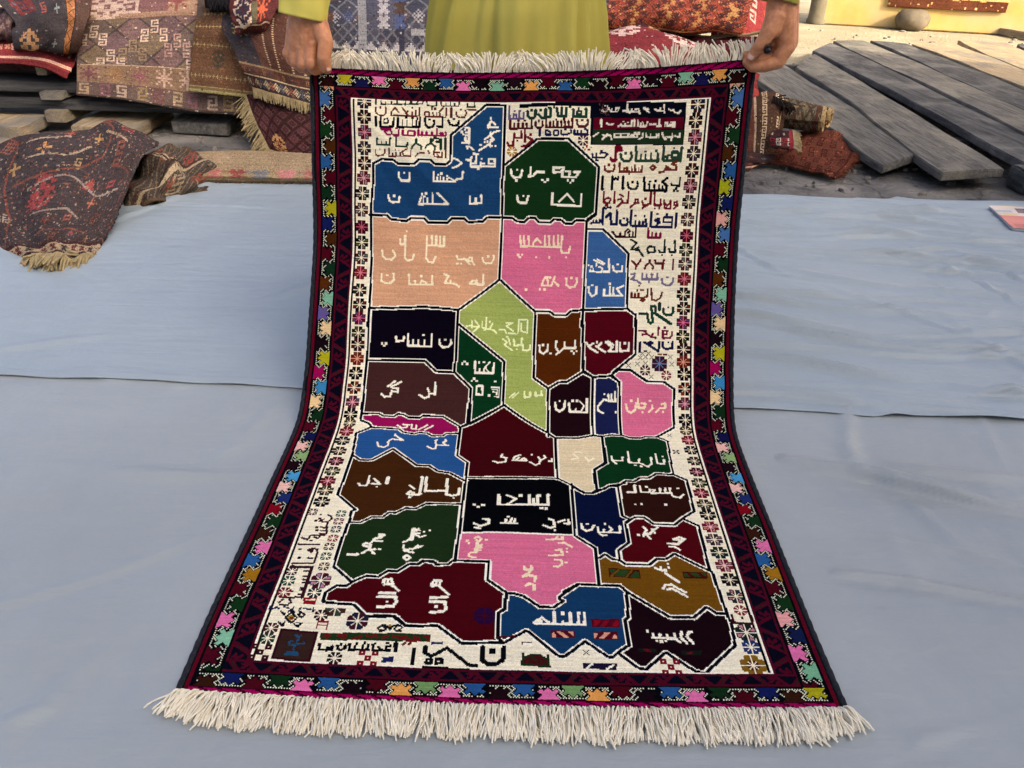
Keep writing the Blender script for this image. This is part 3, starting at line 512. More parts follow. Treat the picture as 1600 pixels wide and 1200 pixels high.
# kind, width, colour, points in half knots
RUGDATA='''
B 3 - 133,199 153,188 178,189 191,197 227,196 238,186 262,186 273,195 297,195 306,188 307,132 383,67 425,68
B 3 - 425,68 425,189 424,228
B 3 - 133,198 133,233 130,278 128,324
S 2 1c3a24 151,65 152,72 242,67 244,62
S 2 1c3a24 161,72 161,67
S 2 1c3a24 174,71 174,65
S 2 1c3a24 186,71 186,64
S 2 1c3a24 204,70 205,62
S 2 1c3a24 214,68 217,62 220,68
S 2 1c3a24 229,68 232,63
S 2 1c3a24 252,61 254,70 265,72 274,70 274,62
S 2 1c3a24 284,63 285,71 323,71 324,62
S 2 1c3a24 295,71 295,65
S 2 1c3a24 305,71 305,64
S 2 1c3a24 314,71 314,65
S 2 1c3a24 342,65 341,72 358,72 357,64
S 3 1c3a24 140,64 140,72
S 2.4 6b2417 140,80 141,91 146,95 157,96 163,90 161,78
S 2.4 6b2417 174,95 174,87 182,78 190,87
S 2.4 6b2417 174,95 236,93 236,76
S 2.4 6b2417 211,93 198,77
S 2.4 6b2417 211,83 205,89
S 2.4 6b2417 221,93 220,85
S 2.4 6b2417 229,93 228,82
S 2.4 6b2417 249,94 248,85 257,83 259,93
S 2.4 6b2417 249,94 295,95 296,75
S 2.4 6b2417 266,85 268,93
S 2.4 6b2417 275,86 275,93
S 2.4 6b2417 281,86 282,94
S 2.4 6b2417 280,85 290,73
S 2.4 6b2417 318,83 319,92 326,95 336,94 340,85 338,80
S 2.4 6b2417 342,77 361,78
S 3 6b2417 307,75 307,94
D 2.4 6b2417 150,79
D 2.4 6b2417 220,76
D 2.4 6b2417 264,77
D 2.4 6b2417 271,77
D 2.4 6b2417 328,78
S 3.4 0a0a12 141,100 141,119
S 3.4 0a0a12 152,101 151,121 179,119 180,100
S 3.4 0a0a12 189,99 189,119 237,117 238,96
S 3.4 0a0a12 249,98 250,111 255,117 266,116 270,109 269,102
S 3.4 0a0a12 276,114 288,116 288,97
S 3.4 0a0a12 301,101 304,109 313,112 322,111 324,103
S 2.4 0a0a12 159,111 159,104 167,102 168,111 160,113
S 2.4 0a0a12 199,119 199,103
S 2.4 0a0a12 209,118 209,103
S 2.4 0a0a12 221,118 221,101
S 2.4 0a0a12 230,117 230,104
D 2.4 0a0a12 207,97
D 2.4 0a0a12 221,98
D 2.4 0a0a12 232,99
D 2.4 0a0a12 259,100
D 2.4 0a0a12 313,98
S 2.6 a00f52 153,125 172,125 160,130 165,136 172,136
S 2.6 a00f52 174,124 176,134 181,137 192,137 193,124
S 2.6 a00f52 201,124 201,136 227,135 227,126 212,127 212,134
S 2.6 a00f52 235,123 235,135 296,133 295,127
S 2.6 a00f52 243,135 243,127
S 2.6 a00f52 253,134 253,127
S 2.6 a00f52 265,134 265,126
S 2.6 a00f52 276,120 276,134
S 2.6 a00f52 282,129 290,129 290,133
D 2.4 a00f52 187,122
S 2.8 1c3a24 143,145 142,158 172,158 173,142
S 2.8 1c3a24 186,141 186,160 210,160 212,152
S 2.8 1c3a24 221,163 222,160 231,152 243,158 242,165
S 2.8 1c3a24 231,152 231,142
S 2.8 1c3a24 251,162 254,156 263,151 273,157 272,164
S 2.8 1c3a24 263,151 263,141
S 2.8 1c3a24 285,140 285,163
S 2.8 1c3a24 267,145 270,138 282,141
S 2.8 1c3a24 295,139 295,163
S 2.8 1c3a24 275,147 284,147
S 2.4 1c3a24 153,158 153,152
S 2.4 1c3a24 164,158 164,151
S 2.2 6b2417 139,170 139,179 144,182 156,180 160,175 160,168
S 2.2 6b2417 170,166 169,182 219,180 219,167
S 2.2 6b2417 178,182 178,175
S 2.2 6b2417 186,181 186,173
S 2.2 6b2417 196,181 196,174
S 2.2 6b2417 205,180 199,172 211,164
S 2.2 6b2417 229,180 235,173 249,172
S 2.2 6b2417 258,167 260,173
S 2.2 6b2417 270,167 271,179 289,180 288,170
S 2.2 6b2417 277,174 282,179
S 2.2 6b2417 269,171 283,170
D 2.2 6b2417 149,168
D 2.2 6b2417 185,168
D 2.2 6b2417 193,169
S 3 6b2417 296,165 296,180
S 2.6 efe6cc 388,114 389,109 395,101 405,108
S 2.6 efe6cc 389,115 411,114
S 2.6 efe6cc 394,102 391,112
S 2.6 efe6cc 414,121 403,124 394,131 382,140
S 2.6 efe6cc 394,131 395,124
S 2.6 efe6cc 396,134 403,140 395,141
S 2.6 efe6cc 395,155 394,145 400,143
S 2.6 efe6cc 394,149 370,164
S 2.6 efe6cc 338,115 347,116 347,149 331,148
S 2.6 efe6cc 346,132 338,131
S 2.6 efe6cc 346,126 339,126
S 2.6 efe6cc 347,143 339,144 339,137
S 2.6 efe6cc 342,155 350,157 358,163
S 2.6 efe6cc 344,161 342,155
S 2.6 efe6cc 313,182 322,184 332,192 320,200 312,202
D 2.8 efe6cc 394,95
D 2.8 efe6cc 373,152
D 2.8 efe6cc 382,146
D 2.8 efe6cc 406,154
D 2.8 efe6cc 397,154
D 2.8 efe6cc 388,145
D 2.8 efe6cc 331,125
D 2.8 efe6cc 334,130
D 2.8 efe6cc 338,120
S 3 efe6cc 343,184 350,186 354,178
S 3 efe6cc 351,184 353,199 406,198 405,182 392,182 392,192 406,192
S 3 efe6cc 358,171 368,172
S 3 efe6cc 364,172 363,192 354,192
S 3 efe6cc 374,190 375,199
S 3 efe6cc 381,192 374,192
D 3 efe6cc 369,203
D 3 efe6cc 376,182
S 3 efe6cc 192,217 192,226 198,233 215,233 216,216
S 3 efe6cc 270,212 270,232 317,232 321,227 333,225 335,211
D 3 efe6cc 204,216
D 3 efe6cc 280,218
D 3 efe6cc 287,215
D 3 efe6cc 300,220
S 2.2 efe6cc 278,232 278,223
S 2.2 efe6cc 285,232 285,221
S 2.2 efe6cc 292,232 292,223
S 2.2 efe6cc 300,232 300,225 305,224 315,229
S 3 efe6cc 168,266 170,277 177,281 192,280 193,269
S 3 efe6cc 237,283 240,274 242,268
S 3 efe6cc 237,283 303,281 279,258
S 3 efe6cc 352,264 352,280 378,278 377,261
S 3 efe6cc 365,278 365,268
D 2.6 efe6cc 181,267
D 2.6 efe6cc 244,261
D 2.6 efe6cc 253,259
D 2.6 efe6cc 249,266
S 2.4 efe6cc 247,282 247,270
S 2.4 efe6cc 256,281 256,269
S 2.4 efe6cc 268,281 267,258
G 0 1f4a76 236,251
G 0 1f4a76 395,114
B 3 - 125,311 165,310 175,319 210,321 219,314 249,314 258,323 303,323 311,313 340,313 349,321 383,319 390,310 426,308
B 3 - 130,303 129,367 134,517 131,563
B 3 - 423,226 426,308 425,449 335,522
B 3 - 133,521 195,518 256,515 335,521
B 3 - 335,522 335,559
S 3 f4e2b8 155,389 156,400 164,408 178,409 186,399 180,388
S 3 f4e2b8 207,354 208,404 214,410 225,407 228,397
S 3 f4e2b8 196,362 197,373 206,373
S 3 f4e2b8 256,354 256,403 262,412 272,413 277,400
S 3 f4e2b8 259,374 295,375 295,354
S 3 f4e2b8 268,374 267,353
S 3 f4e2b8 277,374 277,353
S 3 f4e2b8 286,374 286,354
S 2.6 f4e2b8 325,397 328,405 343,404 356,415
S 2.6 f4e2b8 342,402 351,406 354,400 360,400 360,408 353,408
S 2.6 f4e2b8 360,408 366,416
S 2.6 f4e2b8 384,399 386,408 393,413 405,412 410,402 409,395
D 3 f4e2b8 210,344
D 3 f4e2b8 327,414
D 3 f4e2b8 336,414
D 3 f4e2b8 397,397
D 3 f4e2b8 169,444
D 3 f4e2b8 247,445
S 3 f4e2b8 156,442 156,457 164,462 178,461 185,454 183,440
S 3 f4e2b8 219,441 221,464 273,464 272,445
S 3 f4e2b8 234,462 233,456
S 3 f4e2b8 245,463 249,455 260,461
S 3 f4e2b8 299,439 309,443 301,459 325,461 334,467
S 3 f4e2b8 314,460 314,454
S 3 f4e2b8 358,460 389,461 388,439
S 3 f4e2b8 358,459 364,453 373,451 376,462
S 3 f4e2b8 367,460 373,456
G 0 dca57c 192,451
S 3 6a5a86 434,71 435,96 466,96 466,84
S 3 6a5a86 444,96 444,86
S 3 6a5a86 450,96 449,87
S 3 6a5a86 457,96 456,85
D 2.6 6a5a86 446,80
D 2.6 6a5a86 457,80
S 4 1e4030 474,81 475,90 480,95 488,95 492,90 492,79
S 4 1e4030 499,88 506,95 525,92 524,75
S 4 1e4030 514,92 514,77
S 4 1e4030 538,75 542,91 559,91 559,75
S 4 1e4030 549,91 549,74
S 4 1e4030 574,76 575,91 603,91 602,75
S 3 1e4030 583,91 583,81 591,80 592,87 583,87
D 2.8 1e4030 483,79
D 2.8 1e4030 503,79
D 2.8 1e4030 520,74
D 2.8 1e4030 532,73
D 2.8 1e4030 586,75
D 2.8 1e4030 567,72
S 3 55181a 437,100 437,117 485,116 484,99
S 3 55181a 446,116 446,106
S 3 55181a 455,116 455,105
S 3 55181a 465,116 465,105
S 3 55181a 474,116 473,106
S 3 55181a 493,103 493,111 498,115 505,115 509,110 508,102
S 3 55181a 516,97 517,114 574,113 573,96
S 3 55181a 525,113 525,103
S 3 55181a 533,113 532,102
S 3 55181a 541,113 541,102
S 3 55181a 550,113 549,101
S 3 55181a 558,113 557,102
S 3 55181a 566,113 565,101
S 3 55181a 583,98 584,106 588,111 602,111 608,105 607,97
D 2.6 55181a 455,100
D 2.6 55181a 469,100
D 2.6 55181a 500,101
D 2.6 55181a 538,98
D 2.6 55181a 555,97
D 2.6 55181a 595,98
S 2.8 15154a 503,118 503,131
S 2.8 15154a 516,120 516,129 527,129 526,124 518,119
S 2.8 15154a 534,129 534,121 543,120 544,129 535,130
S 2.8 15154a 550,120 551,128 555,129 566,127 572,124 571,119
S 2.8 15154a 579,118 579,127 609,127 608,118 601,116
S 2.8 15154a 586,126 586,120
S 2.8 15154a 594,126 594,120
D 2.6 15154a 559,118
S 3.4 7a0a22 432,147 436,153 445,153 446,136 463,136 462,122
S 3.4 7a0a22 448,136 447,127
S 3.4 7a0a22 470,121 471,144
S 3.4 7a0a22 477,134 487,140 474,152 465,154
D 2.8 7a0a22 454,142
D 2.8 7a0a22 483,129
F 5 s/b88428 443,164
F 5.3 s/4a1a30 598,139
D 2.2 8a4a20 600,154
D 2.6 a01020 608,151
D 2.6 a01020 613,158
D 2.2 c8962a 604,158
D 2.2 5a8a8a 618,153
B 3 - 428,194 498,138 566,136 637,193 637,293 619,306
B 3 - 427,309 449,309 459,316 477,317 485,308 500,307 508,316 535,316 544,308 559,309 569,317 584,317 593,309 619,310 637,296
S 3.4 efe6cc 442,204 444,216 450,221 464,219 467,205
S 3.4 efe6cc 486,198 486,212 482,217 492,216 500,207 516,207
S 3.4 efe6cc 537,206 536,197 559,196 558,205 537,207
S 3.4 efe6cc 558,198 556,216 587,216 595,204 583,205
S 3.4 efe6cc 572,216 573,204 564,204
D 3 efe6cc 456,204
D 3 efe6cc 455,227
D 3 efe6cc 513,224
D 3 efe6cc 525,223
D 3 efe6cc 519,228
D 3 efe6cc 570,223
D 3 efe6cc 581,223
D 3 efe6cc 576,228
D 3 efe6cc 472,260
S 3.4 efe6cc 458,261 460,271 465,275 479,275 483,260
S 3.4 efe6cc 537,252 537,276 602,278 602,253
S 2.6 efe6cc 553,269 570,252 586,269
G 0 173a1a 529,173
P 0 070b18 456,66 535,63 572,60 638,61 638,70 613,69 538,70 456,74
P 0 070b18 611,60 821,68 822,150 616,147
P 0 5e0a1e 620,92 818,97 819,119 620,115
P 0 22371f 620,116 819,120 820,148 620,146
S 2 e2d8c0 638,78 645,82 652,76 658,81 671,81
S 2 e2d8c0 652,76 649,71
S 2 e2d8c0 659,80 659,75
S 2 e2d8c0 667,80 668,74 674,73 673,78
S 2 e2d8c0 694,82 718,83
S 2 e2d8c0 702,81 702,77
S 2 e2d8c0 709,78 717,77 718,84
S 2 e2d8c0 727,76 737,77 738,79 729,78
S 2 e2d8c0 733,80 741,85
S 2 e2d8c0 752,79 758,82 773,83 772,72
S 2 e2d8c0 764,82 764,78
S 2 e2d8c0 783,80 789,83 793,81 798,87 806,88 810,84
S 3 e2d8c0 684,80 693,81 692,69
D 2 e2d8c0 644,69
D 2 e2d8c0 649,69
D 2 e2d8c0 698,84
D 2 e2d8c0 720,86
D 2 e2d8c0 774,86
D 2 e2d8c0 652,73
S 3.4 e2d8c0 637,97 638,110
S 2.2 e2d8c0 650,104 656,107 665,105
S 2.2 e2d8c0 676,110 681,106 683,110 704,110 704,100
S 2.2 e2d8c0 691,109 690,105
S 2.2 e2d8c0 717,99 718,111 735,112 738,104
S 2.2 e2d8c0 725,111 724,106
S 2.2 e2d8c0 730,111 729,106
S 2.2 e2d8c0 744,108 749,109 756,108
S 2.2 e2d8c0 760,112 769,112
S 2.2 e2d8c0 777,113 777,106 783,105 782,112 798,114 798,106 790,105
S 2.2 e2d8c0 787,110 794,110
S 3 e2d8c0 709,99 710,110
S 3 e2d8c0 764,101 765,112
D 2 e2d8c0 727,103
D 2 e2d8c0 686,101
D 2 e2d8c0 696,103
S 2.2 e2d8c0 622,130 632,123
S 2.2 e2d8c0 641,127 649,130 659,127 662,136
S 2.2 e2d8c0 653,125 642,136
S 2.2 e2d8c0 668,132 668,125 682,125 683,132 668,132
S 2.2 e2d8c0 685,125 701,125 698,128
S 2.2 e2d8c0 686,132 702,132 706,128
S 2.2 e2d8c0 702,132 718,133 718,126
S 2.2 e2d8c0 710,132 710,128
S 2.2 e2d8c0 722,137 731,133 730,125
S 2.2 e2d8c0 737,126 738,133 761,134 759,127
S 2.2 e2d8c0 747,133 747,128
S 2.2 e2d8c0 764,127 765,134
S 2.2 e2d8c0 782,133 789,134 796,134 795,128
S 2.2 e2d8c0 802,132 813,135 812,128
S 3 e2d8c0 772,126 774,132 781,138
D 2.6 e2d8c0 794,139
D 2.6 e2d8c0 713,125
D 2.6 e2d8c0 721,125
S 2.6 18183a 621,167 622,174 648,174 655,167 648,163 639,165
S 2.6 18183a 631,173 630,166
D 2.4 18183a 641,160
D 2.4 18183a 630,179
D 2.4 18183a 634,180
S 4 7a0a22 662,174 664,180 674,180 673,152 684,152 686,159 677,160
S 4 2e4a34 684,167 686,176 693,181 706,180 709,172 707,164
S 4 2e4a34 717,152 720,181 769,182 766,166
S 4 2e4a34 778,153 780,180 813,181 812,164 799,164 800,175 812,175
S 4 2e4a34 820,154 819,182
S 3 2e4a34 730,181 730,169
S 3 2e4a34 741,181 740,168
S 3 2e4a34 753,181 752,167
S 3 2e4a34 789,180 789,173
S 3 2e4a34 784,173 793,170
D 3 2e4a34 695,165
D 3 2e4a34 739,162
D 3 2e4a34 763,161
D 3 2e4a34 802,156
S 3.2 7a2c18 650,192 651,200 657,203 669,202 672,195 671,189
S 3.2 7a2c18 683,185 684,203 733,204 734,193
S 3.2 7a2c18 694,202 694,196 701,195 702,203
S 3.2 7a2c18 718,190 719,203
S 3.2 7a2c18 758,191 753,195 759,200 765,195 758,191
S 3.2 7a2c18 774,205 783,204 788,196
S 3.2 7a2c18 788,193 797,198
S 3.2 7a2c18 789,200 812,200 810,191 800,188 810,183
S 2.4 7a2c18 712,204 711,194
S 2.4 7a2c18 727,204 727,195
D 3 7a2c18 659,189
D 3 7a2c18 706,208
S 4 101018 647,214 648,241
S 4 101018 669,214 669,240
S 4 101018 693,214 694,240
S 4 101018 741,216 744,243 793,244 794,233 783,225 794,216
S 3.2 101018 669,218 674,220 676,217 681,220 682,214
S 3.2 101018 704,226 706,236 714,240 724,240 728,232 726,224
S 3.2 101018 803,229 805,232 822,233 822,216
S 3.2 101018 755,243 753,229
S 3.2 101018 766,243 765,231
S 3.2 101018 777,243 776,233
S 3.2 101018 785,243 784,235
D 3 101018 715,225
D 3 101018 755,224
D 3 101018 767,223
D 3 101018 811,243
D 3 101018 819,244
D 3 101018 815,239
S 3 7a0c20 652,246 653,269 665,270 668,262 662,258 655,262
S 3 7a0c20 660,270 662,275 658,275
S 3 7a0c20 676,246 677,270
S 3 7a0c20 685,263 692,261 696,267 685,278
S 3 7a0c20 689,252 696,256
S 3 7a0c20 708,247 707,270 696,270
S 3 7a0c20 714,279 723,271 724,263 729,262 731,270 722,271
S 3 7a0c20 740,267 743,275 759,272 759,248
S 3 7a0c20 742,281 753,275
S 3 7a0c20 767,248 769,275 783,275 782,262
S 3 7a0c20 790,265 793,281 806,282 805,265
S 3 7a0c20 790,271 798,275 805,271
S 3 7a0c20 814,282 822,275 820,267 814,269 815,274 822,275
D 3 7a0c20 747,261
D 3 7a0c20 770,282
D 3 7a0c20 780,281
S 3.8 14184a 653,283 654,317
S 3.8 14184a 660,302 670,292 673,317 686,318 684,287
S 3.8 14184a 717,287 718,320 753,321 751,306
S 3.8 14184a 763,290 762,322 812,323 812,301 792,302 792,312 811,312
S 3.8 14184a 777,322 782,304 773,308 784,313
S 3.8 14184a 821,292 820,323
S 3.8 14184a 693,309 694,316 700,320 708,319 711,312 708,305
S 2.8 14184a 627,315 647,314 647,306
S 2.8 14184a 631,313 633,308
S 2.8 14184a 639,314 639,308
S 2.8 14184a 654,279 659,283 662,279 669,281 669,278
S 2.8 14184a 728,320 728,310
S 2.8 14184a 737,320 737,311
S 2.8 14184a 745,320 745,310
D 3 14184a 701,304
D 3 14184a 727,298
D 3 14184a 748,299
D 3 14184a 777,294
D 3 14184a 799,295
S 3.2 3a0e14 677,334 686,345 730,346 730,326
S 2.6 3a0e14 695,345 695,337
S 2.6 3a0e14 706,344 706,335 712,327 718,333 711,336
S 2.6 3a0e14 716,345 715,338
S 2.6 3a0e14 724,345 723,334
S 3.6 8c0f3c 758,326 759,347 787,347 787,337
S 3.6 8c0f3c 768,346 768,337
S 3.6 8c0f3c 777,346 777,337
S 3.2 16281e 721,352 734,359 722,374 740,375 751,389
S 3.2 16281e 731,373 739,369
S 3.2 16281e 760,371 764,367 776,368 777,379 762,381 759,373
S 3.2 16281e 786,376 789,380 799,380 798,353
S 3.2 16281e 809,372 811,379 823,379 821,353
D 3 16281e 794,386
D 3 16281e 816,386
S 3.2 6e1422 726,400 731,404 737,410 745,401 746,397
S 3.2 6e1422 737,410 736,418
S 3.2 6e1422 757,417 758,411 767,403 767,398
S 3.2 6e1422 767,403 776,412 775,417
S 3.2 6e1422 779,398 781,405 799,405
S 3.2 6e1422 799,397 797,406 797,417
S 3.2 6e1422 820,397 820,417
S 3 7a708a 726,430 735,429 733,436 727,442 739,444 749,451
S 3 7a708a 752,429 752,441 787,441 786,429
S 3 7a708a 763,440 762,431
S 3 7a708a 774,440 773,429
S 3 7a708a 797,440 798,449 806,454 817,453 822,446 822,439
D 3 7a708a 768,447
D 3 7a708a 809,436
D 3 7a708a 775,430
S 2.4 efe6cc 629,424 656,426 658,417 649,413
S 2.4 efe6cc 630,424 631,419
S 2.4 efe6cc 637,424 637,417
S 2.4 efe6cc 643,413 645,403
S 2.4 efe6cc 638,398 660,409
S 2.4 efe6cc 645,396 662,406
S 3 efe6cc 661,425 674,425 672,397
S 3 efe6cc 682,413 685,422 692,425 704,423 704,412
D 2.6 efe6cc 626,410
D 2.6 efe6cc 693,408
D 2.6 efe6cc 633,413
S 3 efe6cc 629,460 630,472 638,482 647,476 647,460
S 3 efe6cc 665,466 665,480 707,480 694,464 709,457
S 3 efe6cc 679,480 678,460
S 3 efe6cc 687,480 686,462
D 3 efe6cc 637,456
D 3 efe6cc 677,453
S 3 6a2412 729,473 729,484 756,484 765,481 766,464
S 3 6a2412 737,483 737,475
S 3 6a2412 745,483 745,474
S 3 6a2412 756,484 751,490 755,492 759,488
S 3 6a2412 774,462 776,487 786,490 796,482 799,471
D 2.8 6a2412 746,456
D 2.8 6a2412 742,467
D 2.8 6a2412 750,466
D 2.8 6a2412 755,466
S 4 124028 749,521 766,520 769,539 774,543 779,539 775,503 784,502 785,519 778,519
S 4 124028 794,495 794,511
S 4 124028 803,508 804,518 811,522 821,521 826,513 825,505
S 5 124028 787,521 820,541
D 3 124028 814,504
S 3 7a1030 748,560 764,561 764,568 756,569
S 3 7a1030 764,565 775,573 787,575
S 3 7a1030 780,567 775,573
S 3 7a1030 793,551 792,567
S 3 7a1030 803,558 803,575 819,574 824,567 824,561
S 3 7a1030 803,566 812,566 813,558 804,558
D 3 7a1030 807,551
S 3.8 141440 752,586 751,607
S 3.8 141440 761,586 767,589 775,585
S 3.8 141440 768,590 793,605
S 3.8 141440 773,591 779,587
S 3.8 141440 795,584 794,600
S 3.8 141440 803,584 804,596 810,599 825,597 826,583
D 3 141440 816,584
D 3 141440 762,606
D 3 141440 766,606
S 2.4 8a5a2a 793,612 800,612
S 2.4 6a1414 805,612 813,612
F 2 x/30262a 752,620
F 2 x/30262a 764,619
F 2 x/30262a 779,618
F 2 x/30262a 820,617
F 2 x/30262a 747,635
F 2 x/30262a 764,633
F 2 x/30262a 726,638
F 2 x/30262a 824,632
F 2 x/30262a 778,663
F 2 x/30262a 756,610
F 2 x/30262a 770,610
F 8.5 r/4a1428/4a1428//6a90b8 797,632
F 5.3 s/4a1a28 765,648
F 5 s/8a1028 812,659
S 3 efe6cc 635,597 640,601 655,610
S 3 efe6cc 635,597 645,590
S 3 efe6cc 652,596 661,602 673,609
S 3 efe6cc 655,598 664,589
S 3 efe6cc 674,587 689,598
S 3 efe6cc 679,585 691,593
S 3 efe6cc 681,607 699,608 699,585
S 3 efe6cc 689,598 681,607
S 3 efe6cc 706,589 707,607 725,606 726,589
S 3 efe6cc 630,588 633,593
D 3 efe6cc 717,589
D 3 efe6cc 654,587
B 3 - 427,449 509,518 543,518 554,526 580,526 591,516 619,513
B 3 - 617,310 618,440 619,513 617,551
B 3 - 619,328 655,328 717,383 720,510 619,513
B 3 - 720,510 740,525 739,550
B 3 - 510,518 511,553
S 3 f0d8b0 468,349 470,371 561,369 564,382 579,382 582,369
S 3 f0d8b0 562,369 563,345
S 3 f0d8b0 497,370 499,361 506,352 515,361
S 3 f0d8b0 478,371 476,348
S 3 f0d8b0 488,370 487,348
S 3 f0d8b0 525,369 524,346
S 3 f0d8b0 535,368 533,346
S 3 f0d8b0 545,368 544,346
S 3 f0d8b0 555,368 554,345
D 2.8 f0d8b0 574,392
D 2.8 f0d8b0 536,393
D 2.8 f0d8b0 506,394
D 2.8 f0d8b0 465,391
D 2.8 f0d8b0 474,390
D 2.8 f0d8b0 469,396
D 2.8 f0d8b0 589,439
D 2.8 f0d8b0 518,467
D 2.8 f0d8b0 529,467
D 2.8 f0d8b0 487,469
S 3 f0d8b0 577,440 579,456 586,461 597,460 602,449 601,440
S 3 f0d8b0 522,458 524,449 530,438 541,439
S 3 f0d8b0 522,458 544,458 551,437
S 3 f0d8b0 537,458 534,441
S 3 f0d8b0 550,448 560,457
G 0 e0708f 517,409
G 0 3f6aa0 673,440
B 3 - 740,523 742,614 692,656 691,663 647,667
B 3 - 623,590 625,652 647,667
B 3 - 647,667 646,690
B 3 - 692,659 704,649 731,649 771,674 808,674 822,684
B 3 - 692,664 707,677 708,689
G 0 5a0818 679,549
G 0 e0708f 743,672
B 3 - 336,521 335,628 332,664
B 3 - 134,504 134,600 133,672 135,745 136,779
B 3 - 134,640 265,639 291,662 334,664 373,699 376,788
B 3 - 338,554 445,635 448,737 378,787
S 3.2 efe6cc 197,585 198,595 214,594 215,585
S 3.2 efe6cc 224,579 225,605 278,606 278,579
S 3.2 efe6cc 296,590 297,601 304,607 316,606 323,598 322,590
S 2.6 efe6cc 237,605 236,591
S 2.6 efe6cc 249,606 248,591
S 2.6 efe6cc 263,605 262,591
D 3 efe6cc 166,601
D 3 efe6cc 175,601
D 3 efe6cc 171,606
D 3 efe6cc 259,580
D 3 efe6cc 309,590
S 3 efe6cc 174,719 182,725 194,723 196,711 210,713 210,705 198,704
S 3 efe6cc 187,700 201,688
S 3 efe6cc 194,701 215,689
S 3 efe6cc 259,718 271,725 280,721 281,714 294,715
S 3 efe6cc 276,703 279,709
S 3.6 efe6cc 292,689 293,713
S 3.4 efe6cc 379,637 380,663 421,663 422,641
S 2.4 efe6cc 391,662 390,653
S 2.4 efe6cc 400,662 400,653
S 2.4 efe6cc 412,662 402,650 412,638
D 2.8 efe6cc 350,643
D 2.8 efe6cc 361,643
D 2.8 efe6cc 355,638
D 2.8 efe6cc 388,639
D 2.8 efe6cc 399,638
D 2.8 efe6cc 374,682
D 2.8 efe6cc 385,682
D 2.8 efe6cc 379,677
D 2.8 efe6cc 427,682
D 2.8 efe6cc 415,715
S 3.2 efe6cc 386,694 386,713 400,714 399,693 389,693
S 2 efe6cc 419,696 437,696 437,718 428,717
S 2 efe6cc 421,701 433,701 432,712
S 2 efe6cc 424,706 429,707
G 0 0d0716 223,562
G 0 4a2a26 229,669
G 0 0c3c1e 391,617
B 3 - 510,519 511,589 513,671 547,695
B 3 - 547,694 550,818
B 3 - 547,695 570,680 588,679 625,655
B 3 - 619,511 624,655 646,666
B 3 - 647,666 647,783
S 2.4 e9efae 356,558 366,556 369,562
S 2.4 e9efae 367,543 369,558 385,558 371,570
S 2.4 e9efae 374,543 385,557
S 2.4 e9efae 391,558 391,546
S 2.4 e9efae 396,565 401,562 400,535
S 2.4 e9efae 392,559 418,564 425,571
S 2.4 e9efae 408,562 415,548
S 2.4 e9efae 430,563 442,561 447,570
S 2.4 e9efae 446,546 460,546 446,553 463,565
S 2.4 e9efae 451,570 470,571
S 2.4 e9efae 473,569 474,538 493,537
S 2.4 e9efae 480,564 495,568 494,540
S 2.4 e9efae 479,545 481,564
S 2.4 e9efae 440,584 450,591 443,596 462,609
S 2.4 e9efae 452,582 457,596
S 2.4 e9efae 461,718 472,708
S 2.4 e9efae 468,719 481,706
S 3 e9efae 464,584 467,598 481,596 483,581
S 3 e9efae 485,595 486,607 495,609 502,606 502,597
S 3 e9efae 494,705 495,717 507,715 507,705
S 3 e9efae 519,705 519,713 533,712 532,702
D 2.6 e9efae 472,606
D 2.6 e9efae 449,578
D 2.6 e9efae 408,545
S 3 efe6cc 523,596 525,611 533,615 541,608 542,595
S 3 efe6cc 561,586 560,600 566,608
S 3 efe6cc 562,616 580,601 605,601 604,584
S 3 efe6cc 581,601 580,588
D 3 efe6cc 531,595
D 3 efe6cc 549,614
D 3 efe6cc 597,608
D 3 efe6cc 608,608
D 3 efe6cc 602,613
S 3.4 efe6cc 564,729 566,743 574,749 584,742 586,725
S 3.4 efe6cc 595,729 597,749 635,750 635,718
S 2.6 efe6cc 609,749 611,742
S 2.6 efe6cc 623,746 629,734 619,724
D 2.8 efe6cc 574,724
D 2.8 efe6cc 603,723
D 2.8 efe6cc 613,723
G 0 aab95e 431,544
G 0 5c2a0a 562,565
G 0 220a12 591,708
B 3 - 691,666 708,677 709,809
B 3 - 648,666 648,812
B 3 - 731,648 769,674 807,674 831,690 828,781 787,811
B 2.4 - 566,823 615,822 649,812 667,815 688,809 713,810 726,817 751,817 758,813 787,811 809,824 803,938
B 3 - 565,824 566,963
B 3 - 668,816 667,903 642,929 641,974
S 3 efe6cc 660,734 673,718 688,721 699,722 698,701
S 3 efe6cc 684,721 683,707
S 3 efe6cc 691,721 690,707
S 3 efe6cc 660,734 660,744 671,750
D 3 efe6cc 674,706
D 3 efe6cc 700,747
S 3.2 f0d8b0 723,728 726,742 734,748 744,739 746,725
S 3.2 f0d8b0 750,714 751,735 764,735 767,725 758,724
S 2.6 f0d8b0 774,744 783,735 782,728
S 2.6 f0d8b0 790,744 798,735 811,733 811,722 803,725
D 2.8 f0d8b0 735,719
D 2.8 f0d8b0 760,745
D 2.8 f0d8b0 777,718
D 2.8 f0d8b0 806,743
S 2.6 f4e6c4 597,894 612,890 601,874
S 2.6 f4e6c4 627,887 633,901 644,890
S 2.6 f4e6c4 606,870 619,871
S 3 efe6cc 682,883 683,896 703,896 705,884
S 3 efe6cc 683,897 689,906
S 3 efe6cc 718,865 717,901 737,902 740,888
S 3 efe6cc 743,904 755,914 764,903 765,883
S 3.4 efe6cc 776,870 776,902 790,903 791,889
D 2.6 efe6cc 729,910
D 2.6 efe6cc 741,913
D 2.6 efe6cc 790,878
F 3.2 x/262630 821,861
F 2 x/262630 815,805
G 0 1e2450 678,783
G 0 e2cfa4 607,852
G 0 0d3a1c 741,846
B 3 - 132,741 135,769 136,785 155,793 162,803 158,807 133,824 139,898 139,968 137,1031 180,1073 172,1078 176,1109
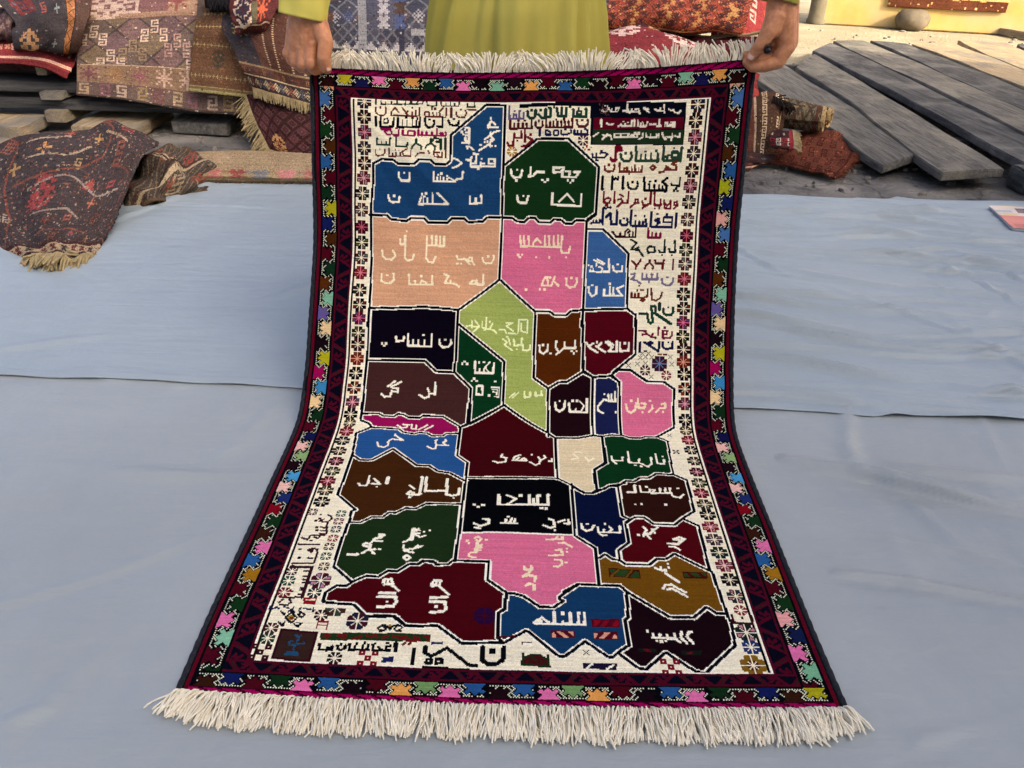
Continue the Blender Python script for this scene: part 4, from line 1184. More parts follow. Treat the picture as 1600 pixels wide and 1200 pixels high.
B 2.6 - 136,767 174,766 184,772 208,772 216,765 227,766 240,773 264,773 271,767 316,768 357,796
B 2.6 - 162,805 224,808 234,818 259,822 269,817 286,818 298,827 321,826 328,818 356,817
B 3 - 372,734 371,791 357,797 358,892 381,915 382,975 380,1046 380,1116
B 3 - 139,898 159,915 183,914 221,876 278,931 304,931 323,948 348,952 381,977
B 2.6 - 176,1108 196,1108 214,1092 234,1092 244,1078 257,1079 273,1065 293,1066 311,1051 380,1049
S 2.6 efe6cc 219,797 230,805 239,801 242,793
S 2.6 efe6cc 249,793 251,805 261,807 259,794
S 2.6 efe6cc 267,807 283,793
S 2.6 efe6cc 280,808 296,794
S 2.6 efe6cc 231,793 244,794
S 2.8 efe6cc 184,854 188,867 202,871 209,862 206,852 213,842 238,846 218,829
S 2.8 efe6cc 291,864 303,872 310,870 311,858 336,858
S 2.8 efe6cc 332,857 323,850 331,842
S 2.8 efe6cc 307,843 310,858
D 2.6 efe6cc 218,826
D 2.6 efe6cc 310,840
D 2.6 efe6cc 328,839
S 3.2 efe6cc 171,994 175,1000 186,1000 189,993 188,969
S 3.2 efe6cc 197,993 213,993 198,976
S 4 efe6cc 226,970 226,991
S 4 efe6cc 371,1002 370,1021 359,1025 347,1022 345,973
S 4 efe6cc 341,1011 305,1014 303,970
S 4 efe6cc 294,968 296,1024 280,1026 271,1022 276,1015 283,1021
S 3 efe6cc 272,996 283,1007
D 3.4 efe6cc 208,1002
D 3.4 efe6cc 277,1033
D 3.4 efe6cc 362,1032
G 0 a01258 253,791
G 0 2a5c98 196,863
G 0 48260e 240,1001
B 3 - 355,798 450,736 549,807 566,825 566,961
B 3 - 567,824 614,823 649,813 667,816 670,905 643,930 643,993
B 2.6 - 382,964 471,963 567,962 592,981 617,1004 632,1004 643,993 657,992 671,979 701,971
B 3 - 594,983 593,1108
S 3 efe6cc 435,910 444,915 459,911 461,898 450,895 452,886
S 3 efe6cc 475,906 478,894 489,886
S 3 efe6cc 476,906 503,905
S 3 efe6cc 491,904 498,896 503,903
S 3 efe6cc 482,904 487,895
S 3 efe6cc 511,910 522,919 530,913 532,900 528,890
S 3 efe6cc 532,902 543,891 540,884
S 3 efe6cc 550,903 556,903 556,894
D 2.8 efe6cc 514,883
S 5 efe6cc 449,1018 450,1043
S 5 efe6cc 509,1017 509,1041
S 3.4 efe6cc 448,1046 546,1045
S 3.4 efe6cc 465,1017 483,1028 470,1042 466,1044
S 4 efe6cc 525,1018 524,1043
S 4 efe6cc 546,1015 545,1044
S 4 efe6cc 517,1029 517,1043
D 3.8 efe6cc 492,1018
D 3.8 efe6cc 529,1018
D 3.8 efe6cc 532,1055
D 3.8 efe6cc 541,1056
D 3.8 efe6cc 403,1049
D 3.8 efe6cc 420,1049
D 3.8 efe6cc 411,1055
G 0 470710 468,851
G 0 05060b 430,993
S 3.4 efe6cc 406,1103 418,1110 433,1102 433,1091 423,1090
S 3.4 efe6cc 409,1114 418,1116
S 3.4 efe6cc 457,1100 485,1100
S 3.4 efe6cc 464,1100 465,1090
S 3.4 efe6cc 472,1100 476,1087
S 3.4 efe6cc 535,1103 547,1109 556,1105 554,1089 546,1085
S 3.4 efe6cc 563,1093 575,1087
S 3.4 efe6cc 575,1096 583,1097 582,1087
D 3.4 efe6cc 556,1115
D 3.4 efe6cc 469,1082
S 3 efe6cc 480,1099 482,1088
B 3 - 381,1090 380,1146 379,1198 438,1199 438,1241 471,1268 469,1304 460,1311 459,1359
W 2 - 386,1128 461,1126 590,1127
B 3 - 471,1268 484,1269 500,1275 526,1297 548,1298 565,1284 558,1280 559,1275 591,1248
B 2.6 - 301,1209 314,1210 321,1201 339,1200 346,1209 368,1208 375,1199 381,1199
S 2.8 f0d8b0 409,1142 416,1138 422,1144 417,1152 413,1147
S 2.8 f0d8b0 419,1160 423,1159
S 2.8 f0d8b0 417,1165 423,1165
S 2.8 f0d8b0 417,1171 422,1172
S 2.8 f0d8b0 414,1176 404,1179 401,1186 408,1190 415,1190
S 4.4 f0d8b0 415,1154 414,1176
D 2.6 f0d8b0 431,1146
D 2.6 f0d8b0 398,1148
D 2.6 f0d8b0 400,1155
D 2.6 f0d8b0 396,1149
S 3 f0d8b0 541,1140 570,1137 569,1132
S 3 f0d8b0 556,1138 560,1132
S 3 f0d8b0 563,1148 572,1147 585,1157
S 3 f0d8b0 545,1180 568,1178 566,1164 557,1166
S 3 f0d8b0 554,1190 565,1191 566,1201 559,1207 553,1206
D 2.4 f0d8b0 576,1162
D 2.4 f0d8b0 576,1170
D 2.4 f0d8b0 573,1196
S 3.4 f0d8b0 500,1208 501,1215 513,1215 512,1206
S 3.4 f0d8b0 509,1215 508,1227 498,1231 505,1224 510,1229 519,1230 518,1241
S 3.4 f0d8b0 503,1251 509,1246 517,1250 517,1260
F 8 r/2a0a3a/2a0a3a//470a1c 436,1319
S 3 efe6cc 344,1256 348,1247 359,1247 358,1258 345,1259
S 3 efe6cc 352,1249 351,1258
S 3 efe6cc 359,1261 375,1277
S 3.6 efe6cc 346,1285 373,1283
S 3.6 efe6cc 346,1293 371,1293 373,1309 369,1313 349,1315
D 3 efe6cc 357,1303
S 2.8 efe6cc 517,1329 529,1319 540,1329
S 2.8 efe6cc 517,1331 586,1332
S 2.8 efe6cc 523,1329 529,1326
S 4 efe6cc 549,1308 548,1330
S 4 efe6cc 575,1312 574,1330
D 4 efe6cc 563,1310
S 2.6 efe6cc 562,1330 563,1326
G 0 e0708f 481,1181
G 0 4f0711 396,1268
G 0 173f66 483,1309
G 0 173f66 533,1349
B 3 - 594,978 592,1128 627,1160 627,1244
B 3 - 595,988 617,1006 635,1005 656,991 668,981 686,981 703,963 720,964 734,952 751,952 768,937 804,939 828,957 825,1052 798,1074 781,1092 741,1092 726,1074 709,1074 689,1089
B 3 - 686,981 686,1019 685,1071 699,1082 688,1094 689,1145 668,1164 668,1189
B 3 - 643,931 643,991
B 3 - 798,1074 826,1093 823,1208
B 3 - 632,1184 643,1175 656,1187 668,1189 677,1198 719,1198 734,1183 751,1182 768,1168 823,1209
S 3.2 efe6cc 606,1097 607,1109 614,1115 624,1111 629,1100
S 3.2 efe6cc 636,1105 636,1118 676,1118 677,1101
S 2.6 efe6cc 645,1118 647,1111
S 2.6 efe6cc 654,1117 662,1110 657,1102
S 2.6 efe6cc 638,1122 643,1127 651,1126
D 3 efe6cc 617,1096
D 3 efe6cc 650,1095
S 4 efe6cc 704,999 718,999 720,976
S 3.2 efe6cc 730,979 730,998 747,998 748,989 758,991 750,1001 790,999
S 3.2 efe6cc 789,1001 792,1010 804,1013 813,1003
S 3.2 efe6cc 768,1000 769,985
S 3.2 efe6cc 777,1000 780,985
S 3.2 efe6cc 787,999 789,984
D 3.4 efe6cc 743,981
D 3.4 efe6cc 805,984
D 3.4 efe6cc 714,1036
D 3.4 efe6cc 726,1035
D 3.4 efe6cc 773,1035
S 3 efe6cc 721,1101 726,1108 720,1119 730,1119 747,1101
S 3 efe6cc 720,1119 718,1126
S 3 efe6cc 724,1122 730,1132
S 3 efe6cc 763,1150 773,1151 779,1157
S 3.4 efe6cc 761,1142 778,1143 793,1129 783,1125 772,1131 785,1133
D 2.8 efe6cc 709,1123
D 2.8 efe6cc 740,1115
D 2.8 efe6cc 737,1107
G 0 0a1438 633,1053
G 0 32150f 754,1048
G 0 560812 739,1148
G 0 7a5012 710,1225
B 3 - 566,1264 592,1246 625,1248 662,1247 673,1260 736,1312 775,1314 800,1292 814,1305 831,1306
B 3 - 672,1263 669,1314 663,1320 663,1370 644,1384 635,1393 627,1392 595,1364 563,1392 559,1393
B 3 - 826,1210 831,1306
B 3 - 830,1308 834,1322 829,1368 771,1419 758,1417 718,1382 683,1414 673,1413 646,1387
S 3 efe6cc 563,1331 597,1332 598,1308
S 3 efe6cc 574,1331 575,1309
S 3 efe6cc 587,1331 589,1308
P 0 5a0a20 607,1321 654,1318 653,1335 608,1336
P 0 8a1020 613,1323 625,1322 616,1334 611,1333
P 0 8a1020 631,1322 639,1322 630,1333 621,1334
P 0 8a1020 648,1321 652,1321 651,1333 639,1334
P 0 5a1020 609,1346 649,1343 649,1361 610,1360
P 0 e0a080 610,1348 617,1347 612,1358 611,1358
P 0 e0a080 627,1347 636,1346 625,1358 617,1359
P 0 e0a080 643,1350 647,1355 647,1359 636,1359
P 0 4a1410 646,1208 700,1211 699,1231 647,1227
P 0 2a4a20 648,1210 659,1211 650,1223
P 0 2a4a20 663,1212 683,1212 672,1227 655,1226
P 0 2a4a20 692,1214 698,1216 697,1228 681,1228
S 2 7a5012 663,1212 649,1227
S 2 7a5012 687,1212 674,1229
P 0 4a1410 774,1213 816,1212 815,1227 775,1228
P 0 2a4a20 776,1216 780,1215 787,1225 777,1225
P 0 2a4a20 787,1215 798,1214 805,1225 796,1225
P 0 2a4a20 805,1214 814,1214 814,1223
P 0 18201a 676,1375 705,1376 704,1383 676,1381
P 0 6a1018 683,1376 691,1376 697,1383 689,1382
P 0 18201a 743,1378 774,1379 771,1387 743,1385
P 0 7a1018 758,1379 761,1382 755,1385 751,1383
S 3 efe6cc 728,1205 739,1211 746,1208 744,1217 764,1237
S 3 efe6cc 739,1211 738,1202
S 3 efe6cc 735,1252 740,1244 751,1243 755,1248 771,1260
S 3 efe6cc 743,1254 750,1252 772,1270
D 3 efe6cc 752,1194
D 3 efe6cc 752,1203
S 3 efe6cc 704,1347 703,1354 735,1355
S 3 efe6cc 714,1354 715,1347
S 3 efe6cc 726,1354 726,1348
S 3 efe6cc 738,1346 738,1355 744,1362
S 3 efe6cc 750,1343 747,1353 754,1363
S 3 efe6cc 762,1342 757,1351 764,1363
D 3 efe6cc 696,1341
D 3 efe6cc 708,1360
D 3 efe6cc 722,1360
D 3 efe6cc 766,1342
D 3 efe6cc 715,1361
P 0 1c1430 589,1405 640,1405 638,1416 588,1414
S 2 efe6cc 594,1413 603,1405
S 2 efe6cc 624,1414 634,1407
F 2.4 x/302028 595,1385
F 8 q/8a1028 721,1409
S 2 0a0a12 661,1421 729,1425
S 2 0a0a12 791,1428 860,1431
F 5 s/8a1028 854,1296
S 3 3a0c18 838,1308 837,1323 868,1325 870,1309
D 2.6 3a0c18 854,1313
F 8 r/1a2420/1a2420/c08088/e6dcc0 852,1342
F 6.5 s/26386e 852,1370
F 9 s/8a6418 847,1405
F 4 s/5a1018 847,1405
G 0 1c0810 724,1346
P 0 5a1020 542,1345 581,1344 580,1358 543,1359
P 0 e0a080 544,1351 548,1348 551,1357 544,1358
P 0 e0a080 553,1347 559,1347 570,1357 563,1358
P 0 e0a080 569,1346 579,1346 579,1356
B 3 - 470,1274 469,1303 459,1311 458,1360 467,1371
B 3 - 297,1328 312,1344 363,1341 403,1373 469,1371 504,1346 553,1393 560,1393
R 0 4f0711 453,1360 482,1359 473,1368 452,1369
S 2 4f0711 458,1361 485,1358
S 5 0a0a12 331,1388 331,1413
S 5 0a0a12 436,1380 436,1403 444,1410 459,1409 467,1402 469,1380
S 4 0a0a12 348,1381 348,1393 359,1398 381,1382 416,1412
S 4 0a0a12 416,1412 427,1413
S 3 0a0a12 352,1404 359,1403 359,1411 351,1411 352,1404
S 3 0a0a12 366,1403 375,1403 375,1410 366,1411 366,1403
S 2 0a0a12 348,1418 416,1419
D 6 0a0a12 451,1387
S 1.4 20245a 357,1373 374,1372
S 1.4 20245a 357,1376 372,1375
S 1.4 20245a 357,1373 357,1376
P 0 4a1a18 496,1368 512,1369 512,1375 496,1374
S 1.3 efe6cc 498,1372 511,1372
P 0 4a1418 497,1408 498,1399 512,1391 523,1390 536,1400 537,1411
S 2.4 1c3418 498,1390 496,1410
S 2.4 1c3418 536,1391 537,1411
S 2.4 1c3418 495,1410 539,1412
S 2.4 1c3418 499,1398 512,1391 523,1391 535,1400
D 2 1c3418 505,1404
D 2 1c3418 516,1400
D 2 1c3418 525,1404
D 2 1c3418 512,1396
D 2 1c3418 519,1407
D 2 1c3418 530,1408
D 2 1c3418 503,1409
B 3 - 174,1076 174,1107 171,1163 172,1223 210,1256 231,1241 252,1242 266,1227 283,1227 299,1210 316,1209 326,1201 345,1204
B 3 - 210,1256 203,1265 187,1264 171,1279 171,1298 178,1301 223,1304 246,1326 292,1325 309,1340
B 3 - 224,1305 247,1327 290,1326 312,1343 320,1343
S 2.6 3a1420 132,1090 138,1094 141,1101 135,1111 120,1108 127,1102
S 2.6 3a1420 135,1111 140,1141
S 2.6 3a1420 126,1124 138,1127
S 2.6 3a1420 128,1133 140,1134
S 2.6 3a1420 128,1141 139,1143
S 2.6 3a1420 113,1147 139,1146
S 2.6 3a1420 121,1151 128,1155 130,1148
S 2.6 3a1420 110,1159 113,1147
S 2.6 3a1420 99,1153 110,1158
S 2.6 3a1420 97,1169 135,1170
S 2.6 3a1420 125,1180 125,1189 117,1184 125,1180 134,1182 137,1201 135,1216 99,1217
S 2.6 3a1420 123,1203 131,1204
D 2.4 3a1420 119,1125
D 2.4 3a1420 121,1133
D 2.4 3a1420 119,1101
D 2.4 3a1420 113,1107
D 2.4 3a1420 117,1160
D 2.4 3a1420 103,1182
D 2.4 3a1420 107,1203
D 2.4 3a1420 125,1234
D 2.4 3a1420 116,1280
D 2.4 3a1420 118,1090
S 4 3a1420 99,1224 135,1225
S 4 3a1420 135,1226 136,1260 135,1292
S 2.6 3a1420 134,1234 126,1234
S 2.6 3a1420 125,1246 134,1246
S 2.6 3a1420 127,1253 135,1254
S 2.6 3a1420 127,1260 136,1262
S 2.6 3a1420 128,1272 136,1272
S 2.6 3a1420 128,1277 136,1276
S 2.6 3a1420 128,1286 136,1287
S 2.6 3a1420 100,1295 135,1292
S 2.6 3a1420 116,1298 120,1303 116,1310 104,1310
S 2.6 3a1420 101,1305 105,1299
F 4.6 s/4a1420 100,1082
F 4.6 s/3a5a44 155,1085
F 4.6 s/7a1030 155,1106
F 4.6 s/20243a 154,1129
F 4.8 s/9a1830 154,1152
F 4.8 s/4a1c2a 153,1174
F 4.8 s/1e4a34 153,1199
F 4.8 s/5a3a2a 154,1223
F 4.8 s/4a1424 102,1235
F 5.2 s/1e5038 102,1257
F 5.2 s/7a1428 102,1283
F 5.2 s/1a2430 153,1281
F 5.2 s/3a1420 174,1326
F 8 r/4a1420/30404a/c07890/e6dcc0 157,1254
F 8.5 h/4a2a20/3a4a34//e6dcc0 194,1311
F 8 r/4a1424/20203a//e6dcc0 234,1337
S 2 9a1020 140,1294 159,1293 159,1304 141,1304 140,1294
S 2 9a1020 141,1300 159,1300
S 2 1a2448 89,1320 90,1316 94,1320
S 2 1a2448 98,1318 100,1315 104,1318
S 2 1a2448 112,1314 120,1317
S 2 1a2448 127,1313 126,1319
S 2 1a2448 137,1319 139,1314
S 2 1a2448 144,1315 155,1316
S 2 1a2448 155,1317 162,1317
S 2 1a2448 159,1313 160,1320
S 3.4 efe6cc 305,1121 298,1126
S 5.5 efe6cc 297,1122 295,1148
S 2 efe6cc 298,1122 307,1121
S 2 efe6cc 298,1126 308,1125
S 2 efe6cc 299,1131 308,1132
S 2.8 efe6cc 301,1135 310,1142 320,1137
S 2.8 efe6cc 297,1146 282,1156
S 2.8 efe6cc 284,1164 286,1177 304,1181
S 2.8 efe6cc 301,1174 309,1163
S 2.8 efe6cc 290,1174 304,1171 318,1163
S 2.8 efe6cc 293,1188 287,1194 294,1200 301,1194 293,1188
D 3 efe6cc 316,1128
D 3 efe6cc 326,1124
S 4 efe6cc 191,1193 207,1192
S 4 efe6cc 225,1166 224,1180
S 3 efe6cc 212,1167 217,1162 225,1166 221,1172 214,1170
S 3 efe6cc 215,1188 225,1177 235,1188
S 3 efe6cc 228,1178 235,1177
S 3 efe6cc 225,1161 230,1150 245,1140
S 3 efe6cc 231,1156 244,1156
S 3 efe6cc 234,1149 241,1147 245,1139 236,1139
D 2.6 efe6cc 243,1176
S 3 efe6cc 263,1254 263,1247 275,1245 279,1256 265,1259
S 3 efe6cc 270,1247 271,1258
S 3 efe6cc 277,1258 291,1271
S 3.8 efe6cc 260,1278 286,1277
S 3.8 efe6cc 259,1286 288,1285 291,1295 287,1305 262,1307
D 3 efe6cc 276,1296
G 0 1f3519 236,1207
S 2.4 141020 126,1325 138,1335 131,1346 119,1336 126,1325
S 2.4 141020 117,1329 109,1324 116,1331
S 2.4 141020 122,1322 128,1322
S 2.4 141020 138,1321 148,1327 145,1334 138,1328
S 2.4 141020 139,1345 148,1345 143,1353 136,1347
S 2.4 141020 121,1344 120,1353 111,1346
S 2.4 141020 121,1324 124,1320 131,1324
S 2.4 141020 140,1327 142,1323
S 2.4 141020 121,1350 115,1349
S 2.4 141020 140,1350 143,1349
P 0 a8892c 127,1329 135,1335 130,1342 122,1336
D 3 7a1020 129,1336
F 5.4 s/4a1a20 102,1358
F 5.4 s/1e3a2a 103,1378
F 5.4 s/3a1420 175,1327
F 5.4 s/2a1418 212,1409
F 8 q/3a1018 99,1405
F 8 q/8a1020 262,1406
S 2 9a1020 173,1353 173,1340 189,1340 189,1354
S 2 9a1020 173,1347 189,1347
S 1.8 20245a 286,1405 301,1404 300,1411 285,1412
S 1.8 20245a 286,1408 301,1408
S 2.2 141420 269,1351 276,1344 282,1352 276,1355 269,1351
S 2.2 141420 281,1345 289,1352 294,1344
S 2.2 141420 295,1351 301,1342 308,1347 301,1354 295,1351
S 2.2 141420 273,1356 280,1355
S 2.2 141420 299,1355 306,1354
S 2.2 141420 276,1343 286,1346
S 2.2 141420 290,1346 301,1342
D 3 b08a20 288,1344
P 0 3a0c18 118,1357 178,1361 178,1419 119,1416
P 0 3c2620 123,1362 175,1364 175,1415 123,1412
S 1.8 26506e 147,1396 149,1383 151,1373
S 1.8 26506e 149,1387 140,1389 137,1383 142,1381
S 1.8 26506e 151,1386 162,1384 158,1380
S 1.8 26506e 144,1369 149,1373 153,1369
S 1.8 26506e 137,1406 157,1406
S 1.8 26506e 139,1402 156,1402
S 1.8 26506e 149,1401 148,1396
S 1.8 26506e 147,1369 149,1373
P 0 223a1a 181,1362 355,1357 354,1372 184,1376
S 3 6e1a1c 188,1368 191,1364 197,1367 193,1371
S 3 6e1a1c 211,1366 217,1364 222,1367 219,1371 212,1367
S 3 6e1a1c 235,1372 243,1369 246,1367
S 3 6e1a1c 255,1365 263,1367 267,1362 271,1367
S 3 6e1a1c 281,1368 287,1365
S 3 6e1a1c 296,1365 306,1367 315,1364
S 3 6e1a1c 320,1368 326,1372 337,1370
S 3 6e1a1c 305,1365 312,1368 319,1372 327,1370
S 3 6e1a1c 329,1365 336,1366 335,1370
S 3 6e1a1c 345,1362 352,1363 351,1368
S 3 6e1a1c 316,1376 313,1379
S 3 6e1a1c 324,1375 322,1378
S 4.6 0a0a12 302,1378 303,1391
S 3 0a0a12 267,1382 269,1392 294,1391
S 3 0a0a12 294,1383 288,1384 288,1391
S 3 0a0a12 282,1391 276,1386
S 3 0a0a12 260,1383 259,1392
S 3 0a0a12 252,1384 252,1391
S 3 0a0a12 231,1382 232,1393 261,1392
S 3 0a0a12 240,1392 240,1387
S 3 0a0a12 213,1386 214,1392 219,1394 225,1391 225,1385
S 3 0a0a12 205,1387 206,1394 198,1395 199,1390 205,1389
S 3 0a0a12 185,1384 186,1394 204,1394
D 2.8 0a0a12 289,1378
D 2.8 0a0a12 270,1380
D 2.8 0a0a12 242,1381
D 2.8 0a0a12 254,1379
D 2.8 0a0a12 218,1383
S 2.2 0a0a12 87,1421 130,1421 170,1425
G 0 CREAM 62,1315
U 0 - 115,69 114,100 114,133 113,166 112,198 111,231 109,265 107,300 106,338 106,372 106,406 107,441 108,480 110,514 110,545 110,578 110,604 111,637 111,670 110,705 110,739 111,768 112,792 110,818 109,850 109,886 110,922 110,956 109,988 111,1019 110,1052
V 0 - 847,73 845,103 846,135 847,167 847,200 847,233 846,267 847,305 847,340 847,372 847,405 847,438 847,472 848,504 848,537 849,568 850,598 851,626 852,655 854,689 854,723 854,760 852,788 855,818 855,852 854,891 852,929 850,965 849,997 848,1030 848,1060 847,1095 847,1129 849,1162 850,1195 853,1229 854,1267
'''
# ------------------------------------------------------------------ the held rug
A_,PAL=raster_rug(RUGDATA)
rug=thing('pictorial_rug',(0,1.4,.01),'hand knotted rug with a coloured map and woven writing, held up by two hands','rug')
uu,vv=np.meshgrid(np.linspace(0,1,NU+1),np.linspace(0,1,NV+1)); X,Y,Z=rug_point(uu,vv)
co=np.stack([X,Y,Z],-1); tu=np.gradient(co,axis=1); tv=np.gradient(co,axis=0); nrm=np.cross(tv,tu); nrm/=np.linalg.norm(nrm,axis=-1)[...,None]
if nrm[NV-5,NU//2,2]<0: nrm=-nrm
jit=RNG.normal(0,.00035,co.shape[:2]); low=np.zeros_like(jit)
for a in range(10):
    k=RNG.uniform(4,16,2); low+=.0007*np.sin(uu*k[0]*2+vv*k[1]*3*RNG.choice([-1,1])+RNG.uniform(0,6))
hgt=np.clip(Z/.25,0,1)
s_=vv*RLEN; up_=np.clip(1-s_/.8,0,1)
for (u0,k_,sl_) in ((0.,1,.55),(1.,-1,.55)):      # pull folds running in from the two hands
    for q_,am in ((.10,.0042),(.19,.0034),(.31,.0026),(.45,.002)):
        dd=(s_-.02)-((uu-u0)*k_*RW)*(2.4*q_+.35); low+=am*up_*np.exp(-(dd/(.012+.03*q_))**2)*np.exp(-(((uu-u0)*k_-.16)/.2)**2)
low+=.0030*np.exp(-((s_-.80-.03*np.sin(uu*5))/.022)**2)*(.6+.4*np.sin(uu*9+1))-.0026*np.exp(-((s_-.745+.02*np.sin(uu*7))/.03)**2)
co2=co+nrm*(jit+low*(.5+hgt))[...,None]
me=np_mesh('pile',co2.reshape(-1,3),grid_faces(NV,NU))
rgb=np.array([hexlin(h) for h in PAL])[A_]; lum=rgb.mean(-1,keepdims=True); rgb=rgb*np.clip(.74+.5*lum,0,1.12)
streak=1+RNG.normal(0,.05,(NV,1,1))*0.5; seg=RNG.normal(0,.05,(NV,NU//24,1)); seg=np.repeat(seg,24,1)
rgb=rgb*(1+seg*.8)*streak*(1+RNG.normal(0,.05,(NV,NU,1)))
face_colors(me,np.clip(rgb,0,1).reshape(-1,3))
M_pile=knot_mat('wool pile',wool=1400,bump=.5,var=.14)
link('pile',me,M_pile,rug)
# woven back, a little behind the pile
iu=np.arange(0,NU+1,4); iv=np.arange(0,NV+1,4); cb=(co-nrm*.007)[np.ix_(iv,iu)]
cb[...,2]=np.maximum(cb[...,2],.0015)
link('backing',np_mesh('backing',cb.reshape(-1,3),grid_faces(len(iv)-1,len(iu)-1)),noise_mat('rug back','3c1a1c','6a4a40',50,.95,.4,300,dist=.002),rug)
for e in (0,NU):
    pth=(co-nrm*.003)[::4,e]; pth=pth+np.array([(-.001 if e==0 else .001),0,0])
    link('selvedge',tube_mesh([pth],[.0058*(1+.12*np.sin(np.arange(len(pth))*2.1))],8),noise_mat('dark selvedge','15161a','2a2c33',200,.95,.6,500,dist=.002),rug)
ends=[(co-nrm*.003)[0],(co-nrm*.003)[-1]]
for k,pth in enumerate(ends):
    link('end_binding',tube_mesh([pth[::3]],[.0052],8),noise_mat('end binding','1c1018','4a1230',140,.95,.5,500,dist=.002),rug)
# fringes of twisted cotton
def fringe_top():
    P=[];R=[]
    for i in range(760):
        u=RNG.uniform(0.004,.985); lay=RNG.uniform(0,1); x,y,z=[float(c) for c in rug_point(u,0.0)]
        ln=RNG.normal(.043,.0045)*(1 if lay<.75 else .82); lean=.25*math.sin(u*19+1)+.35*math.sin(u*47)+RNG.normal(0,.13); curl=RNG.normal(-.2,.25)+.8*math.sin(u*31)
        back=RNG.uniform(.1,.7); pts=[]
        for t in np.linspace(0,1,8):
            pts.append((x+ln*(lean*t+curl*t*t*.55), y-.004-.006*lay+ln*back*(t-.55*t*t)*(.6+.6*lay)-.008*math.sin(t*3)*lay, z+.001+ln*(t-.16*t*t*abs(lean+curl))))
        P.append(pts); R.append(np.linspace(.0017,.0016,8)*(1+.12*np.sin(np.arange(8)*3+i)))
    return tube_mesh(P,R,5)
def fringe_bottom():
    P=[];R=[]
    for i in range(1250):
        u=i/1249.+RNG.normal(0,.0015); u=min(max(u,.002),.998); x,y,z=[float(c) for c in rug_point(u,1.0)]
        ln=RNG.normal(.059,.005); fan=-.42*max(0,1-u/.2)**1.2+.19*max(0,(u-.80)/.2)**1.2
        if u<.04: fan-=RNG.uniform(.05,.45)
        if u>.97: fan+=RNG.uniform(.0,.35)
        lean=fan+.10*math.sin(u*26)+.14*math.sin(u*61+2)+RNG.normal(0,.11); cur=RNG.normal(0,.38)+.3*math.sin(u*83); lay=RNG.uniform(0,1); pts=[]; ln*=1-.30*max(0,abs(u-.5)*2-.85)/.15
        for t in np.linspace(0,1,9):
            zz=.0045+.015*lay*(1-t)**.6*min(1,t*5+.15)+ (.004*lay)+ .002*math.sin(t*7+i)*lay
            pts.append((x+ln*(lean*t+cur*t*t*.25+.03*math.sin(t*7+i*.7)), y-ln*(t-.12*t*t*abs(lean))/math.sqrt(1+.5*lean*lean), max(.0035,zz)))
        r=np.array([.0013,.0014,.0013,.0014,.0013,.0014,.0013,.0018,.0012])*RNG.uniform(.95,1.25)
        P.append(pts); R.append(r)
    return tube_mesh(P,R,5)
link('fringe',fringe_top(),M_fringe,rug); link('fringe',fringe_bottom(),M_fringe,rug)

